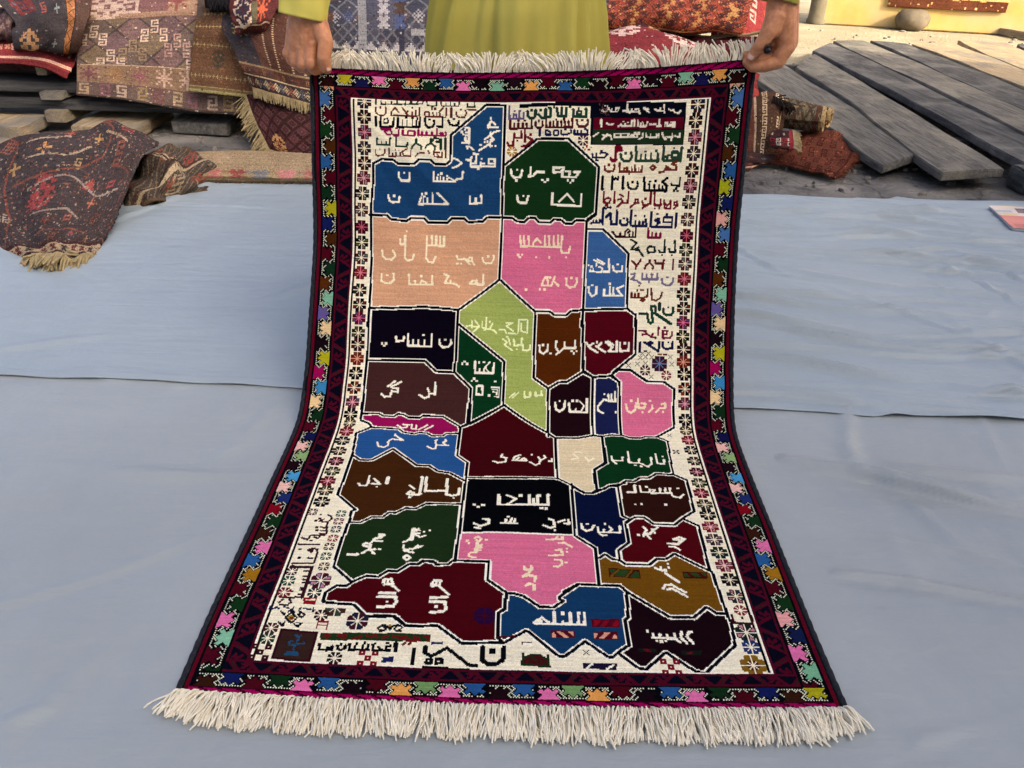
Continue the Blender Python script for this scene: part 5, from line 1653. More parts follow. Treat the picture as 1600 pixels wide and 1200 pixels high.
# ------------------------------------------------------------------ old rugs: knotted sheets
BM={
'hook':["11111","1...1","1.111","1....","11111","....1","111.1","1...1","11111"],
'star':["...1...","1..1..1",".1.1.1.","..111..","1111111","..111..",".1.1.1.","1..1..1","...1..."],
'dia':["...1...","..1.1..",".1.1.1.","1.111.1",".1.1.1.","..1.1..","...1..."],
'cross':["..1..","..1..","11111","..1..","..1.."],
'comb':["1.1.1.1","1.1.1.1","1111111","...1...","...1..."],
'flower':[".11.11.","1111111",".11111.","..111..",".11111.","1111111",".11.11."],
'big':["....11....","..111111..",".11.11.11.","11..11..11","..111111..","1111..1111","1111..1111","..111111..","11..11..11",".11.11.11.","..111111..","....11...."],
's':["1111.","1....","1.11.","1..1.","1111.","...1.","1111."],
'tri':["...1...","..111..",".11111.","1111111"],
'bar':["1111111","1.....1","1111111"],
}
class Pat:
    def __init__(s,h,w,c,seed=0): s.h,s.w=h,w; s.r=np.random.default_rng(seed); s.C=np.zeros((h,w,3)); s.C[:]=hexlin(c)
    def rect(s,x0,y0,x1,y1,c): s.C[max(0,int(y0*s.h)):int(y1*s.h),max(0,int(x0*s.w)):int(x1*s.w)]=hexlin(c); return s
    def px(s,x0,y0,x1,y1,c): s.C[max(0,y0):max(0,y1),max(0,x0):max(0,x1)]=hexlin(c); return s
    def st(s,b,cx,cy,c,k=1,fl=False):
        B=BM[b]; hh,ww=len(B)*k,len(B[0])*k; x0,y0=int(cx-ww/2),int(cy-hh/2)
        for j in range(hh):
            for i in range(ww):
                ch=B[j//k][(len(B[0])-1-i//k) if fl else i//k]
                if ch=='1' and 0<=y0+j<s.h and 0<=x0+i<s.w: s.C[y0+j,x0+i]=hexlin(c)
        return s
    def row(s,b,y,cols,step,k=1,x0=None,x1=None,ph=0):
        x0=0 if x0 is None else x0; x1=s.w if x1 is None else x1; i=0; x=x0+step/2+ph
        while x<x1: s.st(b,x,y,cols[i%len(cols)],k,i%2==1); x+=step; i+=1
        return s
    def col(s,b,x,cols,step,k=1):
        y=step/2; i=0
        while y<s.h: s.st(b,x,y,cols[i%len(cols)],k,i%2==1); y+=step; i+=1
        return s
    def lattice(s,y0,y1,p,fills,line,line2=None,x0=0,x1=None,q=None):
        x1=s.w if x1 is None else x1; q=q or p
        yy,xx=np.mgrid[0:s.h,0:s.w]; a=(xx/p+yy/q); b=(xx/p-yy/q); ia,ib=np.floor(a),np.floor(b); fa,fb=a-ia,b-ib
        reg=(yy>=y0)&(yy<y1)&(xx>=x0)&(xx<x1); idx=((ia*2+ib*3)%len(fills)).astype(int)
        for k,f in enumerate(fills): s.C[reg&(idx==k)]=hexlin(f)
        m=np.minimum(np.minimum(fa,1-fa),np.minimum(fb,1-fb))*p/1.4
        s.C[reg&(m<1.3)]=hexlin(line)
        if line2:
            s.C[reg&(m>3)&(m<4.2)]=hexlin(line2)
            s.C[reg&(m>=1.3)&(m<3)&(((xx+yy)//3)%2==0)&(((xx-yy)//3)%2==0)]=hexlin(line)
            s.C[reg&(m>6.5)&(m<8)&((xx//2)%2==0)]=hexlin(line2)
        return s
    def speck(s,cols,n,sz=2):
        for _ in range(n):
            x,y=s.r.integers(0,s.w),s.r.integers(0,s.h); s.C[y:y+s.r.integers(1,sz+1),x:x+s.r.integers(1,sz+2)]=hexlin(cols[s.r.integers(len(cols))])
        return s
    def out(s,wear=.15):
        g0=s.C.mean(-1,keepdims=True); mn=s.C.mean((0,1)); C=(mn+((g0+(s.C-g0)*.85)-mn)*.84)*np.array([1.14,1.0,.86])*(1+s.r.normal(0,wear,(s.h,s.w,1)))*(1+np.repeat(s.r.normal(0,.07,(s.h,1,1)),s.w,1))
        f=s.r.normal(0,1,(max(2,s.h//14),max(2,s.w//14))); fy=np.linspace(0,f.shape[0]-1.001,s.h); fx=np.linspace(0,f.shape[1]-1.001,s.w); iy,ix=fy.astype(int),fx.astype(int); ty,tx=(fy-iy)[:,None],(fx-ix)[None,:]
        g=f[np.ix_(iy,ix)]*(1-ty)*(1-tx)+f[np.ix_(np.minimum(iy+1,f.shape[0]-1),ix)]*ty*(1-tx)+f[np.ix_(iy,np.minimum(ix+1,f.shape[1]-1))]*(1-ty)*tx+f[np.ix_(np.minimum(iy+1,f.shape[0]-1),np.minimum(ix+1,f.shape[1]-1))]*ty*tx
        return np.clip(C*(1+.10*g[...,None]),0,1)
M_old=knot_mat('worn wool',wool=420,bump=.7,var=.22)
def old_rug(name,ctrl,C,th=.012,fold=.012,seed=0,parent=None,ff=3.):
    """ctrl: rows (far edge first) of (px,py,distance) turned into points in the yard"""
    K=np.array([[tuple(V(*q)) if len(q)==3 else q[:3] for q in r] for r in ctrl]); h,w_=C.shape[:2]
    co=catmull(K,h,w_); r=np.random.default_rng(seed); u,v=np.meshgrid(np.linspace(0,1,w_+1),np.linspace(0,1,h+1)); dsp=np.zeros_like(u)
    for a in range(7):
        k=r.uniform(1,ff,2)*math.pi*(1+a*.35); dsp+=np.sin(u*k[0]+v*k[1]*r.choice([-1,1])+r.uniform(0,6))/(1.5+a)
    tu=np.gradient(co,axis=1); tv=np.gradient(co,axis=0); nn=np.cross(tv,tu); nn/=np.linalg.norm(nn,axis=-1)[...,None]+1e-9
    toward=-co+np.array([0,0,CAM_H]); sg=np.sign((nn*toward).sum(-1).mean()); nn*=sg
    co=co+nn*(dsp*fold+r.normal(0,.0008,dsp.shape))[...,None]
    q=grid_faces(h,w_)
    if sg<0: q=q[:,::-1]
    me=np_mesh(name,co.reshape(-1,3),q); face_colors(me,C.reshape(-1,3))
    o=link(name,me,M_old,parent); md=o.modifiers.new('thick','SOLIDIFY'); md.thickness=th; md.offset=-1
    return o,co,nn
def tassels(pts,dirs,ln,n,mat,parent,rad=.0025,spread=.35,drop=1.,seed=0,name='fringe'):
    """strands from the polyline pts hanging along dirs"""
    r=np.random.default_rng(seed); pts=np.asarray(pts); s=np.linspace(0,len(pts)-1.001,n); P=[];R=[]
    for a in s:
        i=int(a); p=pts[i]+(pts[i+1]-pts[i])*(a-i); d=np.asarray(dirs,float)+r.normal(0,spread,3)*.4; d/=np.linalg.norm(d); l=ln*r.uniform(.7,1.15); c=r.normal(0,spread*.5,3)
        P.append([p+d*l*t+c*l*t*t*.4+np.array([0,0,-.25*l*t*t*drop]) for t in np.linspace(0,1,6)]); R.append(rad*r.uniform(.8,1.25))
    return link(name,tube_mesh(P,R,5),mat,parent)
# ------------------------------------------------------------------ boards
def edge_board(name,Lp,Rp,th,mat,label,wav=.012,seed=0,n=26,crown=0.,group=None,cat='plank',parent=None):
    """a plank between two long edges (near end first), each a list of (x,y,ztop)"""
    r=random.Random(seed); ph=[r.uniform(0,6) for _ in range(8)]
    def samp(P,t):
        k=t*(len(P)-1); i=min(int(k),len(P)-2); f=k-i; return Vector(P[i])*(1-f)+Vector(P[i+1])*f
    prof=[(0,0),(.06,.0),(.5,crown),(.94,0),(1,0)]
    co=[];m=0
    for j in range(n+1):
        t=j/n; a=samp(Lp,t); b=samp(Rp,t); d=(b-a)
        a=a-d.normalized()*wav*(math.sin(t*9+ph[0])+.5*math.sin(t*23+ph[1])); b=b+d.normalized()*wav*(math.sin(t*8+ph[2])+.5*math.sin(t*21+ph[3])); d=b-a
        ring=[]
        for u,c in prof: p=a+d*u; p.z+=c+.25*wav*math.sin(t*5+ph[4]); ring.append(p)
        low=[a+d*u+Vector((0,0,-th+.25*wav*math.sin(t*5+ph[4]))) for u in (1,.5,0)]
        co.append(ring+low); m=len(ring)+3
    vs=[v for c in co for v in c]; fs=[]
    for j in range(n):
        for k in range(m):
            k2=(k+1)%m; fs.append((j*m+k,j*m+k2,(j+1)*m+k2,(j+1)*m+k))
    fs.append(tuple(range(m-1,-1,-1))); fs.append(tuple(n*m+k for k in range(m)))
    bm=bmesh.new(); VV=[bm.verts.new(v) for v in vs]; [bm.faces.new([VV[i] for i in f]) for f in fs]; bmesh.ops.recalc_face_normals(bm,faces=bm.faces)
    sh=[e for e in bm.edges if e.calc_face_angle(0)>1.0]; bmesh.ops.bevel(bm,geom=sh,offset=.005,segments=2,affect='EDGES')
    me=bpy.data.meshes.new(name); bm.to_mesh(me); bm.free(); o=link(name,me,mat,parent)
    try: me.set_sharp_from_angle(angle=math.radians(45))
    except Exception: pass
    return tag(o,label,cat,group) if not parent else o
gp='weathered planks laid out at the right'
RP=[([(1.90,4.03,.075),(1.87,5.2,.11),(1.83,6.9,.12)],[(2.215,4.26,.10),(2.24,5.6,.11),(2.29,7.2,.12)],M_wood,'nearest grey plank at the right, its curved end against the orange rug'),
([(2.10,3.84,.10),(2.24,5.4,.12),(2.37,7.1,.12)],[(2.465,3.94,.10),(2.62,5.9,.12),(2.80,7.95,.12)],M_wood,'wide grey plank whose square near end sticks out farthest toward the blue cloth'),
([(2.57,3.62,.12),(2.72,5.9,.13),(2.85,8.15,.12)],[(2.91,3.9,.12),(3.10,6.6,.13),(3.27,8.85,.12)],M_wood_dark,'dark charred plank with rough surface, third from the orange rug'),
([(2.93,4.3,.13),(3.13,6.6,.13),(3.35,9.05,.12)],[(3.25,4.4,.13),(3.50,6.8,.13),(3.74,9.15,.12)],M_wood,'long smooth plank, sunlit at its far end, fourth from the orange rug'),
([(3.32,5.2,.13),(3.55,7.1,.13),(3.80,9.12,.12)],[(3.70,5.3,.13),(3.90,7.2,.13),(4.10,8.95,.12)],M_wood_dark,'dark knotty plank with a shadow edge across it, fifth from the orange rug'),
([(3.78,5.6,.13),(3.98,7.4,.13),(4.18,8.95,.12)],[(4.15,5.8,.13),(4.42,7.6,.13),(4.70,9.2,.12)],M_wood_pale,'pale sunlit plank lying sixth from the orange rug'),
([(4.22,6.3,.13),(4.5,7.9,.13),(4.78,9.25,.13)],[(4.66,6.4,.13),(5.02,8.2,.13),(5.3,9.2,.13)],M_wood_pale,'broad brown sunlit plank, seventh from the orange rug'),
([(4.74,6.9,.13),(5.06,8.2,.13),(5.36,9.1,.13)],[(5.2,7.0,.13),(5.5,8.3,.13),(5.8,9.1,.13)],M_wood_dark,'dark plank at the right edge of the photo, last of the row')]
for i,(l,r_,m_,lab) in enumerate(RP): edge_board('plank',l,r_,.044,m_,lab,.014,i+1,30,.004,gp)
for y_,lab in ((4.75,'squared bearer under the near ends of the grey planks'),(7.6,'squared bearer under the far ends of the grey planks')):
    o=bevel_box('bearer',(1.75,y_-.05,0),(5.2,y_+.05,.06),M_wood_dark,None,.006,.006,3,axis=0); tag(o,lab,'timber')
for (px,py,s) in ((1592,300,.07),):
    q=G(px+14,py); o=bevel_box('wood_block',(q.x-.06,q.y-.05,0),(q.x+.1,q.y+.12,.11),M_wood_dark,None,.01,.004,9); tag(o,'dark wood block at the right edge, just beyond the blue grey cloth','wood block')
# bench of boards and blocks under the rug pile
def hb(x0,x1,y0,y1,z0,z1,mat,label,seed,cat='board'):
    o=bevel_box('board' if cat=='board' else 'wood_block',(x0,y0,z0),(x1,y1,z1),mat,None,.005,.005,seed,axis=0); return tag(o,label,cat)
za=V(20,128,4.70).z; zb=V(20,143,4.70).z; zc=V(20,156,4.66).z; zd=V(20,170,4.66).z
hb(-4.4,-1.2,4.70,5.0,zb,za,M_wood_bench,'upper dark bench board, its edge showing left of the purple rug',11)
hb(-4.4,-1.2,5.02,5.34,zb+.02,za+.03,M_wood_bench,'dark bench board set behind the upper front board',12)
hb(-4.4,1.1,4.66,4.98,zd,zc,M_wood_bench,'long lower bench board running under the hem of the purple rug',13)
hb(-4.4,1.1,5.0,5.35,zd,zc,M_wood_bench,'rear lower bench board in the dark under the rug pile',14)
def blk(px0,px1,py0,py1,Y,dy,label,mat=M_block,seed=1):
    a=V(px0,py0,Y); b_=V(px1,py1,Y); o=bevel_box('wood_block',(a.x,Y,max(0,b_.z)),(b_.x,Y+dy,a.z),mat,None,.003,.002,seed,axis=1); return tag(o,label,'wood block')
blk(60,96,144,157,4.62,.5,'rough block wedged between the two bench boards at the left',M_wood,3)
blk(68,104,173,192,4.60,.5,'squared block end under the lower bench board, above the pale plank',M_block,4)
blk(54,74,104,118,4.72,.3,'small pale block under the red bordered rug',M_block,5)
blk(388,412,203,216,4.55,.2,'small offcut on the ground beside the dark red rug',M_wood,6)
def pp(name,P,z,th,mat,label,seed):
    q=[tuple(G(x,y,z)) for x,y in P]  # near-left, near-right, far-right, far-left
    return edge_board(name,[q[0],q[3]],[q[1],q[2]],th,mat,label,.008,seed,14)
pp('plank',[(35,200),(80,178),(-60,172),(-110,192)],.075,.06,M_wood_pale,'pale thick plank at the left edge of the photo, under the bench',21)
pp('plank',[(110,197),(206,205),(268,170),(170,164)],.065,.06,M_wood_pale,'pale short plank under the bench directly behind the folded dark rug',22)
pp('plank',[(266,190),(355,195),(376,172),(288,168)],.07,.065,M_wood,'split grey plank end under the bench below the purple rug',23)
pp('plank',[(-140,232),(20,224),(60,205),(-90,205)],.02,.018,M_wood_pale,'thin tan board at the far left edge of the photo behind the folded dark rug',24)
for k,(x0,x1) in enumerate(((-3.9,-3.6),(-1.6,-1.4),(.5,.8))):
    o=bevel_box('trestle_block',(x0,4.72,0),(x1,5.3,zd-.001),M_wood_dark,None,.006,.004,30+k,axis=0); tag(o,('dark block carrying the left end of the bench','dark block carrying the bench below the navy rug','dark block carrying the right end of the bench')[k],'wood block')

# ------------------------------------------------------------------ the pile of old rugs
RG='old rugs heaped on the bench'
def rugthing(name,ctrl,C,label,th=.012,fold=.012,seed=0,ff=3.,group=RG,cat='rug'):
    K=ctrl[-1][0]; base=V(*K) if len(K)==3 else Vector(K[:3])
    t=thing(name,(base.x,base.y,0),label,cat,group)
    o,co,nn=old_rug('rug_sheet',ctrl,C,th,fold,seed,t,ff); return t,co,nn
# folded stack that carries the draped rugs
p=Pat(40,150,'4a2a26',1); p.row('dia',20,['6a4a3a','2a2a3a'],16); CS=p.out()
def stack(x0,x1,y0,y1,z0,z1,label,c,seed):
    t=thing('folded_rug',((x0+x1)/2,y0,z0),label,'rug',RG); n=max(2,int((z1-z0)/.05)); r=random.Random(seed)
    for k in range(n):
        a=z0+(z1-z0)*k/n; b_=z0+(z1-z0)*(k+1)/n-.004
        bevel_box('fold',(x0+r.uniform(0,.04),y0+r.uniform(0,.04),a),(x1-r.uniform(0,.04),y1,b_),c,t,.02,.008,seed+k,axis=0)
zt=zc+.002
stack(-3.6,-1.15,4.86,5.5,za+.032,.58,'folded rugs making the core of the left heap, under the purple rug',noise_mat('folded wool','3a2422','5c3c34',30,.95,.5,200),41)
stack(-1.1,1.0,4.88,5.5,zt,.55,'folded rugs making the core of the right heap, under the blue grey rug',noise_mat('folded wool b','3a2c30','5a4644',30,.95,.5,200),47)
# grey purple roll, far left
p=Pat(40,70,'5a4a50',2); p.lattice(0,40,12,['5a4a50','4a3c46','6a5852'],'3a3038','7a6a62'); 
rugthing('rolled_rug',[[(-40,10,5.3),(10,5,5.3),(50,0,5.3)],[(-45,25,4.9),(12,22,4.85),(45,5,4.9)],[(-40,45,4.78),(8,48,4.72),(30,30,4.8)],[(-40,62,4.8),(5,62,4.8),(22,58,4.82)]],p.out(),'faded grey purple rug bunched at the far left of the heap',.012,.02,3)
# red bordered rug
p=Pat(46,150,'7a2230',4); p.row('flower',24,['a04436','2a2436','c08a6a','8a2a2a'],15); p.rect(0,.1,1,.15,'c9a892').rect(0,.8,1,.86,'c9a892').rect(0,.9,1,1,'5a1420'); p.row('hook',24,['d0b090'],15,1,ph=7)
rugthing('red_border_rug',[[(-40,52,5.0),(60,58,4.95),(128,66,5.0)],[(-40,72,4.8),(60,74,4.72),(122,86,4.76)],[(-40,98,4.7),(55,102,4.64),(104,123,4.62)]],p.out(),'red rug with cream lined border hanging over the dark bench boards',.012,.006,5)
# blue rug with orange stripe
p=Pat(96,130,'353840',6); p.rect(.70,0,.83,1,'a06a36'); p.rect(.70,0,.715,1,'2a1c1a').rect(.815,0,.83,1,'2a1c1a')
for k in range(0,96,10):
    for j in range(10): p.px(int(130*.72)+abs(j-5)*2,k+j,int(130*.72)+abs(j-5)*2+2,k+j+1,'2a2426')
p.rect(.84,0,1,1,'4a3a34'); p.st('big',30,66,'b08858',3); p.st('cross',75,30,'8a9a9a',2); p.st('cross',72,64,'8a9a9a',2); p.st('s',52,24,'a04a3a',2); p.rect(.1,0,.3,.28,'6a2a2e'); p.st('hook',24,14,'2c3040',2); p.speck(['7a4038','8a8a86','4a5a70'],80,2)
rugthing('navy_striped_rug',[[(-40,-25,5.3),(40,-22,5.3),(90,-20,5.3),(142,-18,5.3)],[(14,22,4.78),(60,12,4.72),(100,6,4.7),(140,8,4.74)],[(18,48,4.66),(60,44,4.6),(100,40,4.58),(134,40,4.62)],[(24,76,4.68),(58,81,4.62),(95,79,4.62),(121,81,4.66)],[(26,70,4.8),(60,74,4.8),(95,73,4.8),(120,74,4.8)]],p.out(),'navy rug with an orange zigzag stripe folded over the left end of the heap',.014,.012,7)
# big purple and tan flatweave
W_=196;H_=190
p=Pat(H_,W_,'96745c',8); p.rect(0,.0,1,.34,'8f7560'); p.rect(0,.1,.55,.3,'6c4a50')
p.st('big',30,45,'b4a294',4); p.st('hook',60,40,'b4a294',4); p.st('star',118,40,'7a3c3c',4); p.st('big',165,38,'6a5058',3)
p.lattice(int(.35*H_),int(.70*H_),44,['62505a','6e6450','5a5450','6c585c'],'3c3a3e',None,q=40)
for cx,cy,c in ((18,82,'c6b4a4'),(92,78,'cdb9a6'),(150,118,'cbb8a8'),(40,118,'c2b09e'),(122,98,'a88a84'),(66,104,'8a7a5c'),(172,88,'8e6c78')): 
    for dx,dy in ((0,0),(12,12),(-12,12)): p.st('hook',cx+dx,cy+dy,c,2,dx<0)
p.rect(0,.695,1,.705,'c2ae96').rect(0,.345,1,.352,'5a4440')
p.rect(0,.705,1,.86,'7f6a54'); p.row('star',int(.78*H_),['6c3c4c','8a6a3c','7c4a58','c0a494','b8a090'],30,3); p.rect(0,.858,1,.866,'5c4a44')
p.rect(0,.866,1,1,'5a4e4c'); p.row('s',int(.93*H_),['a08e6c','7c5064','b0a090','8a7a4c','6c3c48'],22,3); p.rect(0,.985,1,1,'2a2c2e'); p.speck(['c8b49e','4a3c44','8a7060','6a5a62'],700,2)
t,co,nn=rugthing('faded_purple_rug',[[(134,-25,5.35),(200,-25,5.35),(262,-25,5.35),(320,-25,5.35),(380,-25,5.35)],[(130,14,4.86),(190,10,4.80),(252,8,4.78),(312,8,4.80),(376,8,4.84)],[(122,64,4.72),(185,62,4.67),(248,60,4.66),(308,60,4.68),(372,64,4.72)],[(121,110,4.66),(185,112,4.61),(248,116,4.60),(308,122,4.60),(370,126,4.62)],[(120,149,4.62),(185,155,4.57),(248,165,4.56),(308,175,4.55),(372,179,4.54)]],p.out(.16),'large faded purple and tan flatweave with white hooked motifs, draped down the heap',.010,.006,9,2.4)
# brown strip
p=Pat(170,96,'5f4634',10); 
for y in (52,70,88,112,150): p.row('cross',y,['8a8a5c','a89468'],6,1)
p.row('comb',40,['7a5a40','3a3a34'],18,2); p.row('dia',58,['a08c64'],40,1,ph=10); p.st('big',44,128,'3a3c34',2); p.rect(0,.955,1,1,'8a8a5a'); p.rect(0,.962,1,.98,'6a5c40'); p.speck(['6e5a3c','4a3a2c','7a6a44','8a4a34'],500,2); p.rect(0,0,.12,.45,'4a4442')
rugthing('brown_strip_rug',[[(304,-25,5.3),(350,-25,5.3),(402,-25,5.3)],[(309,10,4.74),(350,8,4.70),(396,8,4.72)],[(300,70,4.61),(345,74,4.57),(398,82,4.58)],[(294,142,4.52),(345,148,4.49),(404,154,4.48)]],p.out(.15),'narrow rust brown rug with rows of green dots beside the purple flatweave',.010,.006,11)
# navy and brown rug with a fringe
p=Pat(150,150,'4a302a',12); p.rect(0,0,.4,.8,'5a3c34'); p.rect(.0,.0,.28,.75,'30343e'); p.rect(.75,.1,1,.75,'2b3038')
for x in (58,74,96,112): 
    for y in range(20,112,4): p.px(x,y,x+3,y+2,'bfae8c')
p.st('star',26,50,'a8924e',3); p.st('star',128,70,'6a5030',3); p.rect(0,.74,1,.765,'8a7a5a'); p.row('s',122,['8a6a44','30384a','6a3a30'],12,1); p.rect(0,.855,1,.87,'b8aa86'); p.rect(0,.87,1,1,'2c2c36'); p.row('dia',140,['b0a078','8a4a34','c0b490','4a5a6a'],9,2); p.speck(['7a5a44','2a3040','8a4a38'],250,2)
t,co,nn=rugthing('navy_brown_rug',[[(352,8,4.72),(405,10,4.62),(455,14,4.62),(520,20,4.66)],[(346,42,4.54),(400,50,4.46),(452,58,4.46),(520,64,4.5)],[(368,84,4.46),(412,94,4.41),(460,106,4.41),(524,116,4.43)],[(394,136,4.42),(430,146,4.37),(472,158,4.36),(526,172,4.37)]],p.out(),'brown and navy knotted rug with a tan fringe, beside the hand at the left',.012,.008,13)
tassels(co[-1][::6],(0,-.15,-1),.05,150,M_fringe2,t,.0022,.3,.3,14)
# small bundle with a white hooked star
p=Pat(60,90,'4c1a24',15); p.st('big',28,24,'cdbca4',4); p.st('big',28,24,'2c2a44',3); p.st('star',64,26,'b8542c',3); p.rect(0,.72,1,.78,'cfc0a4'); p.row('cross',52,['8a3a34','6a6a4a'],8,1); p.rect(.5,.3,.62,.7,'5a6048')
rugthing('maroon_bundle',[[(366,-20,4.66),(400,-22,4.6),(446,-20,4.64)],[(356,14,4.52),(394,8,4.42),(436,4,4.48)],[(366,38,4.44),(394,36,4.36),(424,32,4.42)],[(372,54,4.46),(392,52,4.42),(414,46,4.46)]],p.out(),'small maroon bundle with a white edged star beside the sleeve cuff at the left',.014,.01,16)
t=thing('dark_fringed_rug',tuple(V(390,0,4.6)),'black rug edge with dark tassels above the maroon bundle','rug',RG)
bevel_box('fold',(V(325,0,4.7).x,4.62,.66),(V(440,0,4.7).x,5.2,.76),noise_mat('black wool','0c0b0e','1a161a',40,1,.6,200),t,.02,.01,3,axis=0)
tassels([tuple(V(325+i*6,-2,4.6)) for i in range(20)],(0,-.4,-1),.05,180,noise_mat('black cord','0d0c10','1c181c',60,1,.3,300),t,.0025,.6,.6,18)
# dark red rug touching the ground
p=Pat(110,120,'3a1c22',19); p.lattice(0,86,22,['3c1a22','46222a','34181e'],'1e1218','52424a'); p.st('big',36,70,'a07a48',3); p.st('star',36,70,'5a1c20',2); p.rect(0,.8,1,.86,'c0a88a'); p.rect(0,.86,1,1,'4a161c'); p.row('dia',98,['a87850','24202c'],14,1)
t,co,nn=rugthing('dark_red_rug',[[(384,146,4.50),(440,158,4.44),(530,172,4.44)],[(398,186,4.32),(450,196,4.27),(530,204,4.26)],[(418,226,4.22),(456,234,4.17),(530,236,4.14)],[(428,241,4.19),(462,246,4.14),(530,250,4.06)]],p.out(),'dark red side fringed rug hanging to the ground left of the held rug',.012,.008,20)
tassels(co[:,0][::6],(-.7,-.2,-.7),.085,130,M_fringe2,t,.0026,.45,.6,21)
# blue grey rug behind the man
p=Pat(150,330,'383942',22); p.lattice(0,150,26,['343a4c','2c3042','3c3a46'],'62666f',None,q=26); p.lattice(70,150,13,['2f3446','393d4e','2a2c3c'],'5a5e68',None,q=13); p.row('hook',30,['8a8e96','5a4438','94968f'],17,2); p.row('dia',62,['6a4c3a','9498a0','384a78'],16,2); p.row('tri',92,['9a9ca0'],15,2); p.row('star',116,['5c4638','8a9098'],22,2)
p.rect(.16,0,.19,1,'7f858c').rect(.30,0,.32,1,'23263a'); p.rect(.19,0,.30,.5,'42465a')
for y in range(8,75,15): p.st('flower',82,y,'9a9ca2',2); p.st('flower',100,y,'46341f' if y%2 else '384a78',2)
p.rect(.34,.5,.6,.54,'8f9398'); p.rect(0,.96,1,1,'24222a'); p.speck(['8f9398','2a2c3a','5a463a'],700,2)
rugthing('blue_grey_rug',[[(490,-28,5.3),(600,-28,5.3),(720,-28,5.3),(840,-28,5.3),(955,-28,5.3)],[(492,12,4.84),(600,10,4.80),(720,10,4.80),(840,10,4.8),(950,12,4.86)],[(494,80,4.62),(600,84,4.56),(720,88,4.58),(840,88,4.58),(948,88,4.62)],[(496,165,4.5),(600,172,4.42),(720,176,4.44),(840,176,4.45),(950,176,4.5)]],p.out(.14),'blue grey kilim with pale hooked figures hanging behind the man',.010,.010,23,2.6)
# orange rug, folded; sunlit brightness is put into its colours
p=Pat(96,190,'b0583c',24); p.lattice(0,70,20,['b45a3c','a04630','b8603e'],'5a2c24','3c2c30',q=18)
for y in range(6,68,9): p.row('flower',y,['c09048','342a34','9a3a2c','2e2630'],10,1,ph=(y%2)*5)
p.rect(0,.72,1,.76,'c8a060'); p.rect(0,.76,1,1,'8c5a4a'); p.speck(['3a3440','c0a06a','7a3a34'],500,2); p.col('flower',170,['3a2a34','c89850'],22,2)
rugthing('orange_rug',[[(930,-35,5.6),(1020,-38,5.6),(1100,-34,5.6),(1182,-12,5.6)],[(932,-2,5.06),(1020,-8,5.0),(1100,-2,5.0),(1172,14,5.06)],[(934,24,4.88),(1012,18,4.82),(1092,26,4.82),(1166,38,4.9)],[(940,44,4.88),(1012,44,4.84),(1084,50,4.84),(1158,55,4.9)],[(944,42,5.0),(1012,40,5.0),(1080,46,5.0),(1150,50,5.05)]],p.out(),'orange rug with black and yellow medallions folded on top of the right heap',.016,.016,25)
# red rug with white figures at the far edge of the heap
p=Pat(70,80,'a03038',26); p.row('hook',20,['d8c8b8','c8583a'],22,2); p.row('hook',48,['d8c8b8','c04830'],26,2); p.rect(0,.85,1,1,'c8a878')
rugthing('red_white_rug',[[(1080,-30,6.0),(1150,-30,6.0),(1206,6,6.0)],[(1100,2,5.6),(1160,14,5.5),(1202,40,5.5)],[(1110,40,5.3),(1160,54,5.2),(1200,80,5.25)],[(1110,70,5.2),(1160,80,5.1),(1196,110,5.2)]],p.out(),'bright red rug with white scrolls behind the orange rug, beside the hand',.012,.012,27)
# band of tassels
p=Pat(44,190,'3c1220',28)
for k in range(0,190,19): p.px(k,4,k+10,44,'17191e' if (k//19)%2 else '5a1a2a')
p.rect(0,0,1,.1,'c9b48e'); p.speck(['26181e','6a2030','101216'],400,2)
t,co,nn=rugthing('tasselled_band',[[(1020,50,5.0),(1105,56,4.96),(1200,50,4.98)],[(1024,70,4.86),(1110,76,4.83),(1200,72,4.86)],[(1026,104,4.80),(1112,108,4.78),(1200,112,4.8)]],p.out(.25),'band of dark red and black tassels with cream cord between two red rugs',.012,.012,29)
link('cord',tube_mesh([[tuple(Vector(q)+Vector((0,-.012,.006))) for q in co[0][::4]]],[.007],7),M_fringe2,t)
for k,m_ in enumerate(('16181d','5a1626')): tassels(co[5][k*6::12],(0,-.25,-1),.12,170,noise_mat('tassel %d'%k,m_,m_,50,1,.4,300),t,.0032,.25,.5,30+k,'tassel')
# red and white woven rug
p=Pat(150,150,'7c2230',31); p.st('big',30,30,'d8c4bc',4); p.st('big',96,40,'d8c8c0',4); p.st('big',96,40,'5a3a34',2); p.rect(.3,.08,.58,.2,'1e1c2c'); p.st('hook',64,22,'c8a03c',2); p.st('star',135,36,'c85a34',3); p.row('big',110,['d0bcb4','5a1a2c','b8a47c'],40,3); p.speck(['a04048','5a1424','d8c8c0'],250,2)
rugthing('red_woven_rug',[[(932,44,4.95),(1000,40,4.9),(1072,56,4.9),(1142,80,4.92)],[(932,60,4.74),(1000,54,4.68),(1072,68,4.68),(1138,96,4.74)],[(936,100,4.56),(1000,104,4.50),(1072,112,4.52),(1140,124,4.6)],[(940,170,4.46),(1000,176,4.40),(1072,178,4.42),(1150,180,4.5)]],p.out(),'wine red rug with large white and yellow figures just above the held rug\'s fringe',.012,.014,32)
p=Pat(60,60,'8a3030',33); p.row('hook',20,['c09a8a','3a2026'],16,2); p.row('dia',44,['c0a890','2c2028'],14,2)
rugthing('rust_red_rug',[[(1130,96,4.86),(1165,104,4.8),(1186,118,4.82)],[(1130,130,4.66),(1164,132,4.6),(1184,142,4.64)],[(1130,190,4.5),(1160,192,4.46),(1180,196,4.5)]],p.out(),'rust red rug showing in the narrow gap right of the held rug',.012,.008,34)
